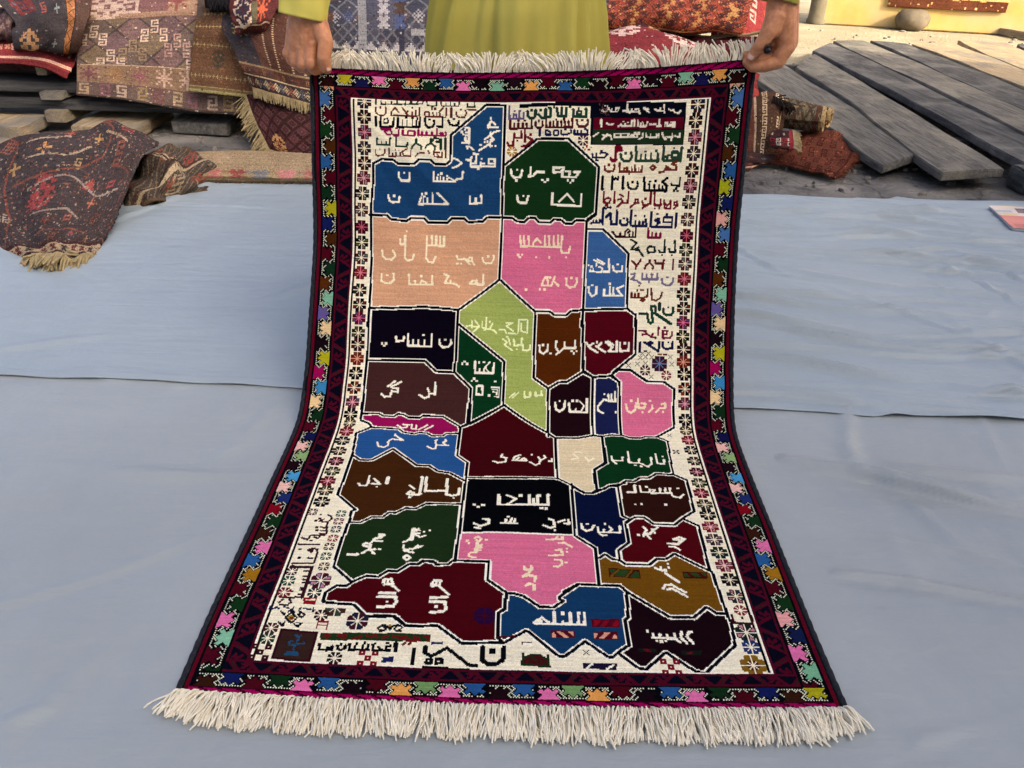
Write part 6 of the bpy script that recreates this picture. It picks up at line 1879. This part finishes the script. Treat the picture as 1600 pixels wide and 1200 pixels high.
# right heap on the ground
p=Pat(110,120,'3e2e26',35); p.rect(0,0,.3,1,'7a4030'); p.rect(.3,0,.34,1,'c0ac8c'); p.rect(.84,0,.88,1,'b8a480'); p.col('hook',56,['cdbca0','b8a684'],16,2); p.col('s',88,['d0c0a6','8a7c54','5a3428'],18,2); p.col('star',18,['2c3040','b89a7c'],20,2); p.speck(['5a4a38','8c7c50','2a2220'],300,2)
rugthing('brown_figured_rug',[[(1140,160,4.78),(1180,146,4.72),(1212,142,4.72),(1232,158,4.78)],[(1142,172,4.56),(1182,162,4.46),(1212,160,4.46),(1230,172,4.54)],[(1144,205,4.44),(1182,200,4.36),(1208,202,4.36),(1222,208,4.44)],[(1146,236,4.36),(1180,238,4.27),(1203,241,4.26),(1214,242,4.36)]],p.out(),'dark brown rug with white hooks, folded on the ground right of the held rug',.014,.008,36)
def roll(a,b_,r0,label,C,seed,turns=2.4):
    a,b_=Vector(a),Vector(b_); ax=(b_-a); up=Vector((0,0,1)); sd=ax.normalized().cross(up).normalized(); u2=sd.cross(ax.normalized()); h,w_=C.shape[:2]
    t=thing('rolled_rug',((a.x+b_.x)/2,(a.y+b_.y)/2,min(a.z,b_.z)-r0),label,'rug',RG); co=np.zeros((h+1,w_+1,3))
    for j in range(h+1):
        f=j/h; ang=f*turns*2*math.pi; rr_=r0*(1-.62*f)
        for i in range(w_+1):
            q=a+ax*(i/w_)+sd*math.cos(ang)*rr_+u2*math.sin(ang)*rr_*.92+ax.normalized()*.006*math.sin(ang*1.5+seed); co[j,i]=q
    me=np_mesh('rug_sheet',co.reshape(-1,3),grid_faces(h,w_)); face_colors(me,C.reshape(-1,3)); o=link('rug_sheet',me,M_old,t); md=o.modifiers.new('thick','SOLIDIFY'); md.thickness=.011; md.offset=0
p=Pat(120,70,'6a6248',37); p.lattice(0,120,14,['6c6a54','7a7058','5c6458'],'4a3a30','8a7c5c'); p.rect(.82,0,.9,1,'5a3428'); p.rect(.93,0,1,1,'b09a66'); p.speck(['8a8a74','5a3a30','3a4a4a'],300,2)
ra=V(1208,180,4.62); rb=V(1288,188,4.50); roll(ra,rb,.080,'olive patterned rug rolled up tight with a tan end, on the orange hooked rug',p.out(),1)
ra=V(1225,168,4.78); rb=V(1297,186,4.64); roll(ra,rb,.062,'second rolled rug with a dark end, tucked behind the olive roll',p.out(),2)
t=thing('wool_bundle',tuple(V(1215,165,4.5)),'clump of dark brown wool tassels on top of the brown figured rug','tassels',RG)
tassels([tuple(V(1208+i*3.4,150+i*1.5,4.46)) for i in range(9)],(.3,-.4,-.8),.045,260,noise_mat('brown wool tuft','1c1512','3a2c22',60,1,.4,300),t,.003,.9,1,39,'tassel')
p=Pat(44,50,'2c2024',40); p.row('s',12,['cfc0a8','7a2430'],12,1); p.row('hook',30,['8a2434','d0c4b0'],12,2); p.rect(.82,0,1,1,'8a1f34')
t,co,nn=rugthing('red_fringed_rug',[[(1206,203,4.36),(1222,203,4.28),(1238,205,4.26)],[(1202,216,4.26),(1222,216,4.20),(1240,218,4.18)],[(1206,230,4.20),(1222,231,4.15),(1240,233,4.13)]],p.out(),'crimson and black rug end with short white fringe under the olive roll',.012,.004,41)
tassels(co[:,-1][::3],(1,-.2,-.35),.042,120,M_fringe2,t,.0026,.35,.6,42)
p=Pat(110,150,'5c3529',43)
for k in range(7):
    for j in range(5): p.st('hook',14+k*22+(j%2)*11,12+j*22,'3a1a18',2,(k+j)%2==0)
p.rect(0,.93,1,.97,'3a1c18'); p.rect(.94,0,.97,1,'3a1c18'); p.speck(['9a5030','5a2a1c'],300,2)
gz=lambda px,py,z:tuple(G(px,py,z))+(0,)
t,co,nn=rugthing('orange_hooked_rug',[[gz(1246,208,.10),gz(1286,201,.12),gz(1328,214,.08)],[gz(1222,228,.08),gz(1268,222,.10),gz(1338,232,.06)],[gz(1196,242,.05),gz(1262,246,.06),gz(1330,252,.05)],[gz(1176,246,.03),gz(1255,262,.035),gz(1306,281,.018)]],p.out(),'burnt orange rug with black hooked figures spread on the ground beside the nearest plank',.010,.010,44)
tassels(co[:,-1][::5],(.8,-.5,-.1),.03,120,noise_mat('orange cord','5a2c1c','7c4428',60,1,.3,300),t,.002,.4,.4,45)
p=Pat(40,60,'33262a',46); p.row('dia',14,['8a4a3a','5a6a70'],14,1); p.row('dia',30,['7a3a34','a08c78'],14,1); p.rect(0,.9,1,1,'b08a78')
rugthing('dark_rug',[[gz(1130,232,.09),gz(1170,236,.08),gz(1212,244,.05)],[gz(1130,250,.05),gz(1168,250,.05),gz(1208,252,.03)],[gz(1130,268,.016),gz(1166,263,.016),gz(1200,256,.014)]],p.out(),'dark mottled rug lying flat under the brown figured rug',.010,.006,47)
# tan rug with flowers at the edge of the blue cloth
p=Pat(90,200,'8f7f60',48); p.rect(0,.0,1,.62,'94856a'); 
for k,x in enumerate(range(20,200,26)): p.st('flower',x,66,['a85a60','8a3440','5a6a7c','b8707a'][k%4],3); p.st('cross',x+10,74,'5a6a4a',2); p.st('star',x+13,60,['7a6a34','6a7078'][k%2],1)
p.rect(0,.95,1,1,'4a4034'); p.speck(['a89a7c','7c6c50','8a8a5a'],500,2)
t,co,nn=rugthing('tan_floral_rug',[[gz(300,236,.004),gz(400,235,.004),gz(500,238,.004),gz(560,240,.004)],[gz(305,240,.05),gz(400,240,.05),gz(500,243,.05),gz(560,246,.05)],[gz(308,268,.05),gz(400,270,.05),gz(500,272,.05),gz(560,274,.05)],[gz(310,283,.012),gz(400,285,.012),gz(500,286,.012),gz(560,288,.012)]],p.out(),'tan rug with pink flowers folded along the far edge of the blue cloth',.012,.003,49,group=None)
# folded blue rug in front, left
Wd,Hd=250,230
p=Pat(Hd,Wd,'37363c',50); 
for (x,y,b_,c,k) in ((70,30,'bar','8c8478',2),(120,20,'hook','8a4a3c',2),(170,40,'big','8c3a38',2),(200,60,'bar','9a3a3a',3),(110,60,'star','a4503e',2),(150,70,'cross','b08a4c',3),(90,80,'cross','b88a50',3),(60,95,'cross','a08048',3),(190,90,'hook','7a463c',3),(130,100,'s','a08a60',2),(160,120,'tri','9a3c3c',3),(100,130,'big','94343a',3),(90,138,'star','9a3a3e',2),(180,140,'cross','a05a44',3),(205,160,'hook','7a4238',2),(150,160,'bar','8c4a3e',2),(120,165,'comb','7a3c34',2),(60,150,'s','9c9080',2),(200,120,'bar','8c3a40',2),(50,60,'dia','8a5440',3),(170,180,'tri','8a3a3a',2),(140,190,'hook','7a4a3c',2),(210,190,'cross','a07050',2),(224,40,'big','8c8068',2)): p.st(b_,x,y,c,k,(x+y)%3==0)
def wl_(pts,c,wd=2):
    for a,b_ in zip(pts[:-1],pts[1:]):
        n=int(max(abs(b_[0]-a[0]),abs(b_[1]-a[1])))*2+1
        for f in np.linspace(0,1,n): x,y=int(a[0]+(b_[0]-a[0])*f),int(a[1]+(b_[1]-a[1])*f); p.px(x,y,x+wd,y+wd,c)
wl_([(40,20),(60,60),(48,110),(66,150),(50,200)],'7a4034'); wl_([(60,110),(110,112),(160,92),(172,60),(150,40),(90,44)],'7a4438'); wl_([(70,84),(110,90),(140,80)],'a0937c'); wl_([(80,120),(130,116),(180,130),(220,126)],'8c8480'); wl_([(70,64),(110,66)],'a89c88'); wl_([(160,60),(200,76)],'9c8c74'); wl_([(90,150),(140,150),(170,160)],'8a8078'); wl_([(180,100),(230,110),(240,150)],'6e4036'); wl_([(110,180),(160,172),(200,180)],'74443a')
p.rect(0,0,.15,.9,'4a2c2a'); p.col('hook',18,['8a4a38','2a3440','a06a48'],20,2)
p.rect(0,.86,1,.885,'3a2026'); p.rect(0,.885,1,.97,'a8987c'); p.row('flower',213,['5a2628','2e3038','6a3230'],22,2); p.rect(0,.97,1,1,'3a2a2a'); p.speck(['4a4a50','7a4a3c','8f8676','27262a','6a4438','2e3038'],3600,2)
ctrl=[[(-60,262,3.98),(30,250,4.0),(120,236,4.02),(186,230,3.98),(222,232,3.92)],
[(-60,238,3.62),(34,222,3.66),(132,193,3.72),(190,202,3.74),(248,210,3.76)],
[(-60,288,3.28),(28,262,3.30),(118,240,3.34),(184,246,3.38),(218,254,3.42)],
[(-60,338,3.0),(14,330,2.98),(96,308,3.0),(150,312,3.06),(189,320,3.12)],
[(-60,382,2.80),(16,376,2.76),(70,372,2.72),(122,362,2.80),(164,368,2.86)],
[(-60,404,2.67),(14,404,2.655),(74,399,2.62),(112,400,2.62),(146,394,2.69)]]
t,co,nn=rugthing('folded_figured_rug',ctrl,p.out(.15),'dark worn rug with scattered red figures, folded on the left of the blue cloth',.014,.028,51,3.6,group=None)
tassels(co[-1][::8],(.05,-.9,-.42),.085,150,M_fringe2,t,.0042,.45,.35,52)
tassels(co[-1][::8]+np.array([0,.02,-.006]),(-.5,-.8,-.3),.06,90,M_fringe2,t,.0042,.7,.3,53)
p=Pat(110,140,'3c3a3a',54); 
yy,xx=np.mgrid[0:110,0:140]; 
p.C[((xx+yy*.3)%7<1.6)]=hexlin('6a6050'); p.st('star',34,24,'8a4a34',3); p.st('star',60,44,'7a4634',3); p.st('dia',100,30,'7a2f2c',4); p.st('dia',118,64,'84402f',4); p.st('hook',84,80,'8a8068',3); p.row('star',78,['7a4030','6a3a30'],30,2)
m=np.abs((xx*.55-yy+8))<4.5; p.C[m]=hexlin('b6a88a'); m=np.abs((xx*.55-yy+8))<1.6; p.C[m]=hexlin('2e2420'); m=np.abs((xx*.8+yy-120))<4; p.C[m]=hexlin('b0a284'); m=np.abs((xx*.8+yy-112))<2; p.C[m]=hexlin('33231f'); p.rect(.0,0,1,.06,'4e4434').rect(0,.95,1,1,'5a4a38'); p.speck(['7a6c54','2a2626'],250,2)
o,co,nn=old_rug('turned_under_corner',[[(214,246,3.98),(262,226,3.98),(300,238,3.96),(334,256,3.94)],[(206,268,3.70),(250,246,3.66),(292,250,3.66),(340,270,3.78)],[(196,296,3.44),(240,284,3.40),(286,284,3.50),(330,286,3.64)],[(184,334,3.20),(236,322,3.30),(282,311,3.42),(316,302,3.54)]],p.out(),.016,.030,55,t,3.6)
# hanging rug on the wall
p=Pat(60,150,'5a2424',56); p.rect(0,.8,1,.86,'c0a468'); p.rect(0,.86,1,1,'4a1c1c'); p.row('big',28,['c8a860','7a3430','b8945a'],34,4); p.speck(['c8a870','3a1a1c'],200,2)
b0=wa+wd*(.9)+Vector((0,-.035,0)); zlo=V(1480,14,11.3).z
def onw(px): 
    r=ray(px,10); o_=Vector((0,0,CAM_H)); nr=Vector((-wd.y,wd.x,0)); k=((wa-o_).dot(nr))/r.dot(nr); q=o_+r*k; return q-Vector((wd.y*-.03,wd.x*.03,0))
qa,qb=onw(1386),onw(1574)
rows=[[tuple((qa.x,qa.y,z_))+(0,),tuple(((qa.x+qb.x)/2,(qa.y+qb.y)/2-.01,z_))+(0,),tuple((qb.x,qb.y,z_))+(0,)] for z_ in (qa.z+.75,qa.z+.4,qa.z)]
rugthing('wall_rug',rows,p.out(),'maroon and gold rug hung on the yellow plastered wall',.014,.004,57,group=None)
# magazine at the right edge of the cloth
mg=thing('magazine',tuple(G(1600,338,.0045)),'colourful glossy magazine lying on the right edge of the blue grey cloth','magazine')
mc=[G(1545,321,.02),G(1583,356,.02),G(1660,362,.02),G(1640,324,.02)]
p=Pat(60,44,'c8ccd0',60); p.rect(0,.45,.8,1,'c85a60'); p.rect(.1,.8,1,1,'b0303a'); p.rect(.4,.1,1,.32,'2a3c5c'); p.rect(.5,.34,1,.5,'3a2c2a'); p.rect(0,.2,.3,.3,'8ab0c8'); p.rect(.1,.36,.35,.46,'d8c88a'); p.rect(.7,.6,1,.68,'e6e6e6'); p.rect(.2,.02,.9,.08,'dcd8a8')
Kc=np.array([[tuple(mc[0]),tuple(mc[3])],[tuple(mc[1]),tuple(mc[2])]])
co=catmull(Kc,60,44); me=np_mesh('cover',co.reshape(-1,3),grid_faces(60,44)); face_colors(me,p.out(.02).reshape(-1,3))
M_gloss=knot_mat('glossy print',rough=.25,wool=50,bump=0,var=.02); M_gloss.node_tree.nodes['Principled BSDF'].inputs['Specular IOR Level'].default_value=.5; M_gloss.node_tree.nodes['Principled BSDF'].inputs['Sheen Weight'].default_value=0
link('cover',me,M_gloss,mg)
M_paper=noise_mat('page edges','b4b6ba','d2d2d0',6,.8,.3,90,stretch=(1,1,30))
edge_board('pages',[tuple(mc[1]+Vector((.002,0,-.001))),tuple(mc[0]+Vector((.002,0,-.001)))],[tuple(mc[2]-Vector((0,0,.001))),tuple(mc[3]-Vector((0,0,.001)))],.0145,M_paper,'',.0,1,6,parent=mg)

# ------------------------------------------------------------------ the man holding the rug
man=thing('person',(-.02,2.32,0),'man in a long olive shirt holding up both corners of the map rug','person')
def capsule(bm,a,b_,ra,rb,seg=14):
    a,b_=Vector(a),Vector(b_); d=b_-a; L_=d.length or 1e-5; q=Vector((0,0,1)).rotation_difference(d/L_ if d.length else Vector((0,0,1))).to_matrix()
    rings=[]
    for k in range(5): t=-math.pi/2+k*math.pi/8; rings.append((math.sin(t)*ra,math.cos(t)*ra))
    for k in range(5): t=k*math.pi/8; rings.append((L_+math.sin(t)*rb,math.cos(t)*rb))
    V_=[]
    for z_,r_ in rings:
        V_.append([bm.verts.new(a+q@Vector((math.cos(2*math.pi*i/seg)*max(r_,1e-5),math.sin(2*math.pi*i/seg)*max(r_,1e-5),z_))) for i in range(seg)])
    for A1,A2 in zip(V_[:-1],V_[1:]):
        for i in range(seg): bm.faces.new([A1[i],A1[(i+1)%seg],A2[(i+1)%seg],A2[i]])
    bm.faces.new(V_[0][::-1]); bm.faces.new(V_[-1])
def chain(bm,pts,rs):
    for i in range(len(pts)-1): capsule(bm,pts[i],pts[i+1],rs[i],rs[i+1])
def ell(bm,c,r):
    m=bmesh.ops.create_uvsphere(bm,u_segments=20,v_segments=14,radius=1); 
    for v in m['verts']: v.co=Vector((v.co.x*r[0],v.co.y*r[1],v.co.z*r[2]))+Vector(c)
bm=bmesh.new()
cx,cy=-.02,2.34
chain(bm,[(cx,cy,.92),(cx,cy+.01,1.10),(cx,cy+.01,1.28),(cx,cy+.01,1.40)],[.135,.125,.135,.10])
for s in (-1,1):
    capsule(bm,(cx+s*.07,cy,1.28),(cx+s*.07,cy,1.0),.10,.11)
    chain(bm,[(cx+s*.09,cy,.90),(cx+s*.11,cy-.01,.48),(cx+s*.12,cy+.02,.09)],[.095,.062,.042]); chain(bm,[(cx+s*.12,cy+.03,.05),(cx+s*.135,cy-.13,.035)],[.04,.032])
    capsule(bm,(cx,cy+.01,1.39),(cx+s*.19,cy+.01,1.375),.06,.062)
chain(bm,[(cx,cy+.01,1.38),(cx,cy-.015,1.50)],[.062,.056])
hc=(cx,cy-.035,1.615); ell(bm,hc,(.077,.097,.115)); ell(bm,(cx,cy-.075,1.545),(.052,.055,.05)); capsule(bm,(cx,cy-.125,1.632),(cx,cy-.146,1.595),.010,.016); capsule(bm,(cx-.018,cy-.122,1.553),(cx+.018,cy-.122,1.553),.008,.008); capsule(bm,(cx-.015,cy-.119,1.543),(cx+.015,cy-.119,1.543),.009,.009)
capsule(bm,(cx-.045,cy-.114,1.652),(cx-.015,cy-.125,1.650),.009,.009); capsule(bm,(cx+.045,cy-.114,1.652),(cx+.015,cy-.125,1.650),.009,.009)
for s in (-1,1): ell(bm,(cx+s*.078,cy-.02,1.61),(.012,.022,.032))
# left of the photo: wrist, back of the hand, fingers closing under the thumb
YL=2.02
def hp(x,y,dy=0,Y=YL): return V(x,y,Y+dy)
eL=Vector((cx-.43,2.26,1.16)); wL=hp(478,18,.005)
chain(bm,[(cx-.19,cy+.01,1.375),tuple(eL),tuple(wL)],[.058,.045,.031]); 
capsule(bm,hp(470,20,.01),hp(466,20,.01),.026,.026); capsule(bm,hp(488,20,.01),hp(488,24,.01),.026,.026)
# back of the hand
for a,b_,ra,rb in (((487,24,.005),(486,70,0),.028,.021),((474,24,.01),(473,74,.005),.028,.022),((468,28,.015),(463,78,.012),.024,.020),((464,32,.02),(454,82,.022),.022,.0165),((492,26,.012),(503,58,.005),.024,.019)): capsule(bm,hp(*a),hp(*b_),ra,rb)
for a_,b_ in (((478,34,.004),(478,66,.002)),((468,40,.012),(466,70,.012))): capsule(bm,hp(*a_),hp(*b_),.0275,.0245)
for q_ in ((486,70,-.009),(473,74,-.004),(462,79,.008),(453,83,.02)): ell(bm,hp(*q_),(.019,.016,.017))
for q_ in ((486,99,-.022),(474,101,-.014)): ell(bm,hp(*q_),(.0155,.0150,.0150))
def finger(pts,rs,Y=YL):
    chain(bm,[hp(x,y,dy,Y) for x,y,dy in pts],rs)
finger([(486,70,-.006),(485,99,-.020),(492,109,-.006),(503,108,.014)],[.0185,.0155,.0135,.011])
finger([(474,74,.0),(473,100,-.012),(481,109,.008),(494,108,.034)],[.0185,.015,.013,.011])
finger([(463,79,.010),(462,97,.0),(470,106,.022),(484,107,.046)],[.0175,.014,.012,.0105])
finger([(454,83,.022),(455,94,.018),(463,101,.036),(476,103,.056)],[.0155,.0125,.011,.0095])
finger([(500,40,-.004),(509,66,-.022),(506,90,-.034),(510,107,-.028)],[.0215,.0185,.0165,.0135])
# right of the photo: side of the hand toward us, thumb in front, pen between thumb and fingers
YR=2.03
eR=Vector((cx+.47,2.27,1.20)); wR=hp(1226,2,.01,YR)
chain(bm,[(cx+.19,cy+.01,1.375),tuple(eR),tuple(hp(1236,-50,.03,YR)),tuple(wR)],[.058,.045,.036,.031]); capsule(bm,hp(1216,4,.01,YR),hp(1216,8,.01,YR),.027,.026); capsule(bm,hp(1232,4,.015,YR),hp(1231,8,.015,YR),.026,.026)
for a,b_,ra,rb in (((1224,6,.01),(1228,72,.004),.030,.024),((1216,8,.005),(1207,46,-.008),.028,.022),((1230,8,.02),(1233,66,.022),.028,.022),((1231,12,.035),(1232,60,.042),.024,.019),((1230,14,.05),(1229,54,.058),.02,.016)): capsule(bm,hp(*a,YR),hp(*b_,YR),ra,rb)
finger([(1228,74,.0),(1215,97,-.004),(1193,104,-.006),(1176,104,.0),(1167,97,.006)],[.0215,.0175,.0145,.0135,.0115],YR)
finger([(1231,68,.022),(1212,90,.020),(1190,94,.018),(1172,89,.014),(1165,86,.012)],[.0205,.0155,.0135,.012,.010],YR)
for a,b_ in (((1226,50,.02),(1214,78,.026)),((1220,40,.02),(1206,66,.022)),((1228,66,.03),(1204,84,.034))): capsule(bm,hp(*a,YR),hp(*b_,YR),.022,.014)
finger([(1231,60,.042),(1213,82,.042),(1195,86,.036),(1184,82,.028)],[.0185,.0145,.0125,.0105],YR)
finger([(1229,54,.058),(1214,72,.062),(1200,76,.054),(1192,73,.046)],[.0155,.0125,.011,.0095],YR)
finger([(1212,26,-.004),(1201,50,-.018),(1187,72,-.020),(1174,89,-.010)],[.0255,.0195,.0155,.0125],YR)
me=bpy.data.meshes.new('body'); bmesh.ops.recalc_face_normals(bm,faces=bm.faces); bm.to_mesh(me); bm.free()
bo=link('body',me,M_skin,man)
md=bo.modifiers.new('join','REMESH'); md.mode='VOXEL'; md.voxel_size=.0023; md.use_smooth_shade=True
sm=bo.modifiers.new('soft','SMOOTH'); sm.factor=.5; sm.iterations=3
def nail(c,n_,up,w_,l):
    n_=Vector(n_).normalized(); up=Vector(up).normalized(); sd=up.cross(n_).normalized(); vs=[];fs=[]
    for j in range(7):
        for i in range(7):
            a=(i/6-.5)*2; b2=(j/6-.5)*2; k=math.sqrt(max(0,1-.35*b2*b2)); 
            vs.append(Vector(c)+sd*a*w_*k*(.9 if j in (0,6) else 1)+up*b2*l+n_*(.0022*(1-a*a)-.0002))
    for j in range(6):
        for i in range(6): fs.append((j*7+i,j*7+i+1,(j+1)*7+i+1,(j+1)*7+i))
    o=link('fingernail',mesh(vs,fs),M_nail,man); m=o.modifiers.new('t','SOLIDIFY'); m.thickness=.001
tc_=-ray(1173,88).normalized(); nail(hp(1174,87,-.0215,YR),tc_+Vector((-.1,0,.25)),hp(1170,93,0,YR)-hp(1176,84,0,YR),.0082,.0098)
nail(hp(513,106,-.0385),-ray(510,106).normalized()+Vector((.75,0,.25)),hp(512,112,0)-hp(509,102,0),.0062,.0078)
# face
for s in (-1,1):
    bm=bmesh.new(); ell(bm,(cx+s*.031,cy-.118,1.632),(.013,.010,.008)); me=bpy.data.meshes.new('eye'); bm.to_mesh(me); bm.free(); eo=link('eye',me,M_eye,man)
    bm=bmesh.new(); ell(bm,(cx+s*.031,cy-.1265,1.632),(.0055,.0022,.0055)); me=bpy.data.meshes.new('iris'); bm.to_mesh(me); bm.free(); io=bpy.data.objects.new('iris',me); COL.objects.link(io); me.materials.append(M_hair); io.parent=eo
bm=bmesh.new(); ell(bm,(cx,cy-.015,1.655),(.084,.095,.09)); 
bmesh.ops.bisect_plane(bm,geom=bm.verts[:]+bm.edges[:]+bm.faces[:],plane_co=(cx,cy-.08,1.675),plane_no=(0,-.8,-.6),clear_outer=True)
me=bpy.data.meshes.new('hair'); bm.to_mesh(me); bm.free(); ho=link('hair',me,M_hair,man); m=ho.modifiers.new('t','SOLIDIFY'); m.thickness=.01
# clothes
def loft(name,rings,mat,seg=120,th=.003,fold=None,sub=4):
    """rings: (centre, rx, ry) top to bottom"""
    K=[]
    for c,rx,ry in rings: K.append([(c[0],c[1],c[2],rx,ry)])
    K=np.array(K)[:,0]; n=(len(K)-1)*sub
    t=np.linspace(0,len(K)-1,n+1); R=np.stack([np.interp(t,range(len(K)),K[:,i]) for i in range(5)],1)
    for i in range(5): # soften
        R[1:-1,i]=(R[:-2,i]+2*R[1:-1,i]+R[2:,i])/4
    co=np.zeros((n+1,seg+1,3)); a=np.linspace(0,2*math.pi,seg+1)
    for j in range(n+1):
        f=j/n; k=1+(fold(a,f) if fold else 0); co[j,:,0]=R[j,0]+np.cos(a)*R[j,3]*k; co[j,:,1]=R[j,1]+np.sin(a)*R[j,4]*k; co[j,:,2]=R[j,2]
    q=grid_faces(n,seg).copy(); idx=np.arange((n+1)*(seg+1)).reshape(n+1,seg+1); idx[:,-1]=idx[:,0]; q=idx.ravel()[q]
    me=np_mesh(name,co.reshape(-1,3),q); o=link(name,me,mat,man); m=o.modifiers.new('t','SOLIDIFY'); m.thickness=th; m.offset=1; return o
def shirt_fold(a,f):
    g=min(1,max(0,(f-.2)/.35)); front=-np.sin(a)
    x=np.cos(a)
    r=.04*np.sin(9*a+1.2+2.8*f)+.03*np.sin(17*a+5.*f)+.03*np.sin(5*a-2-3*f)+.012*np.sin(31*a+7*f)
    return g*r*1.3+ .05*g*np.exp(-((x+.18-.25*(f-.6))/.06)**2)*(front>0) + .02*np.sin(f*21+3*x)*np.exp(-((f-.62)/.12)**2)*(front>0)
loft('shirt',[((cx,cy+.01,1.435),.075,.07),((cx,cy+.01,1.40),.16,.10),((cx,cy+.01,1.34),.205,.125),((cx,cy,1.20),.19,.14),((cx,cy,1.05),.19,.14),((cx,cy-.005,.98),.205,.145),((cx,cy-.015,.90),.225,.15),((cx,cy-.02,.80),.236,.155),((cx,cy-.02,.62),.245,.16),((cx,cy-.01,.45),.25,.165)],M_cloth,180,.003,shirt_fold,10)
for s in (-1,1):
    loft('trouser_leg',[((cx+s*.07,cy,.95),.10,.11),((cx+s*.10,cy,.7),.115,.12),((cx+s*.115,cy,.4),.105,.11),((cx+s*.125,cy+.01,.12),.075,.08)],M_trouser,60,.003,lambda a,f:.05*np.sin(5*a+8*f)+.03*np.sin(11*a+3*f),8)
    bm=bmesh.new(); capsule(bm,(cx+s*.12,cy+.035,.048),(cx+s*.137,cy-.145,.042),.046,.040); me=bpy.data.meshes.new('shoe'); bm.to_mesh(me); bm.free()
    for v in me.vertices: v.co.z=max(v.co.z,.004)
    link('shoe',me,M_leather,man)
def sleeve(pts,rs,mat,seed):
    P=np.array([tuple(p) for p in pts],float); n=60; t=np.linspace(0,len(P)-1,n+1); C=np.stack([np.interp(t,range(len(P)),P[:,i]) for i in range(3)],1); R=np.interp(t,range(len(P)),rs)
    for _ in range(6): C[1:-1]=(C[:-2]+2*C[1:-1]+C[2:])/4; R[1:-1]=(R[:-2]+2*R[1:-1]+R[2:])/4
    T=np.gradient(C,axis=0); T/=np.linalg.norm(T,axis=1)[:,None]; A=np.cross(T,[0,1,0]); A/=np.linalg.norm(A,axis=1)[:,None]; Bn=np.cross(T,A); seg=64; a=np.linspace(0,2*math.pi,seg+1); co=np.zeros((n+1,seg+1,3))
    for j in range(n+1):
        f=j/n; k=1+.05*np.sin(3*a+seed+5*f)+.035*np.sin(f*34+2*a)*(1.15-f)+.03*np.sin(7*a+3*f)
        co[j]=C[j]+(np.cos(a)*k*R[j])[:,None]*A[j]+(np.sin(a)*k*R[j]*.86)[:,None]*Bn[j]
    idx=np.arange((n+1)*(seg+1)).reshape(n+1,seg+1); idx[:,-1]=idx[:,0]; q=idx.ravel()[grid_faces(n,seg)]
    o=link('sleeve',np_mesh('sleeve',co.reshape(-1,3),q),mat,man); m=o.modifiers.new('t','SOLIDIFY'); m.thickness=.003; m.offset=1
M_sleeve_sunlit=noise_mat('olive cotton sunlit tint','d6c860','e0d26c',3,.9,.22,420,dist=.002,spec=.1)  # same olive cloth; sun on the left sleeve put into a brighter yellow
sleeve([(cx-.15,cy+.01,1.385),(cx-.30,cy-.02,1.29),eL,hp(478,-18,.012),hp(474,27,.006)],[.088,.080,.074,.060,.056],M_sleeve_sunlit,1)
sleeve([(cx+.15,cy+.01,1.385),(cx+.32,cy-.02,1.30),eR,hp(1222,-40,.02,YR),hp(1209,1,.012,YR)],[.088,.080,.072,.060,.054],M_cloth,2)
# pen
pn=thing('pen',tuple(hp(1200,79,-.02,YR)),'short dark pen with a black end held between the fingers at the right','pen')
axp=(hp(1200,79,0,YR)-Vector((0,0,CAM_H))).normalized(); axp=(axp+Vector((-.15,.0,.30))).normalized(); pa=hp(1200,79,-.050,YR)
link('barrel',tube_mesh([[tuple(pa+axp*t) for t in (.004,.03,.07,.12)]],[.0092,.0098,.0098,.0092],16),M_pen,pn)
bm=bmesh.new(); capsule(bm,pa+axp*.0,pa+axp*.010,.0072,.0078); me=bpy.data.meshes.new('cap'); bm.to_mesh(me); bm.free(); link('end_cap',me,M_black,pn)
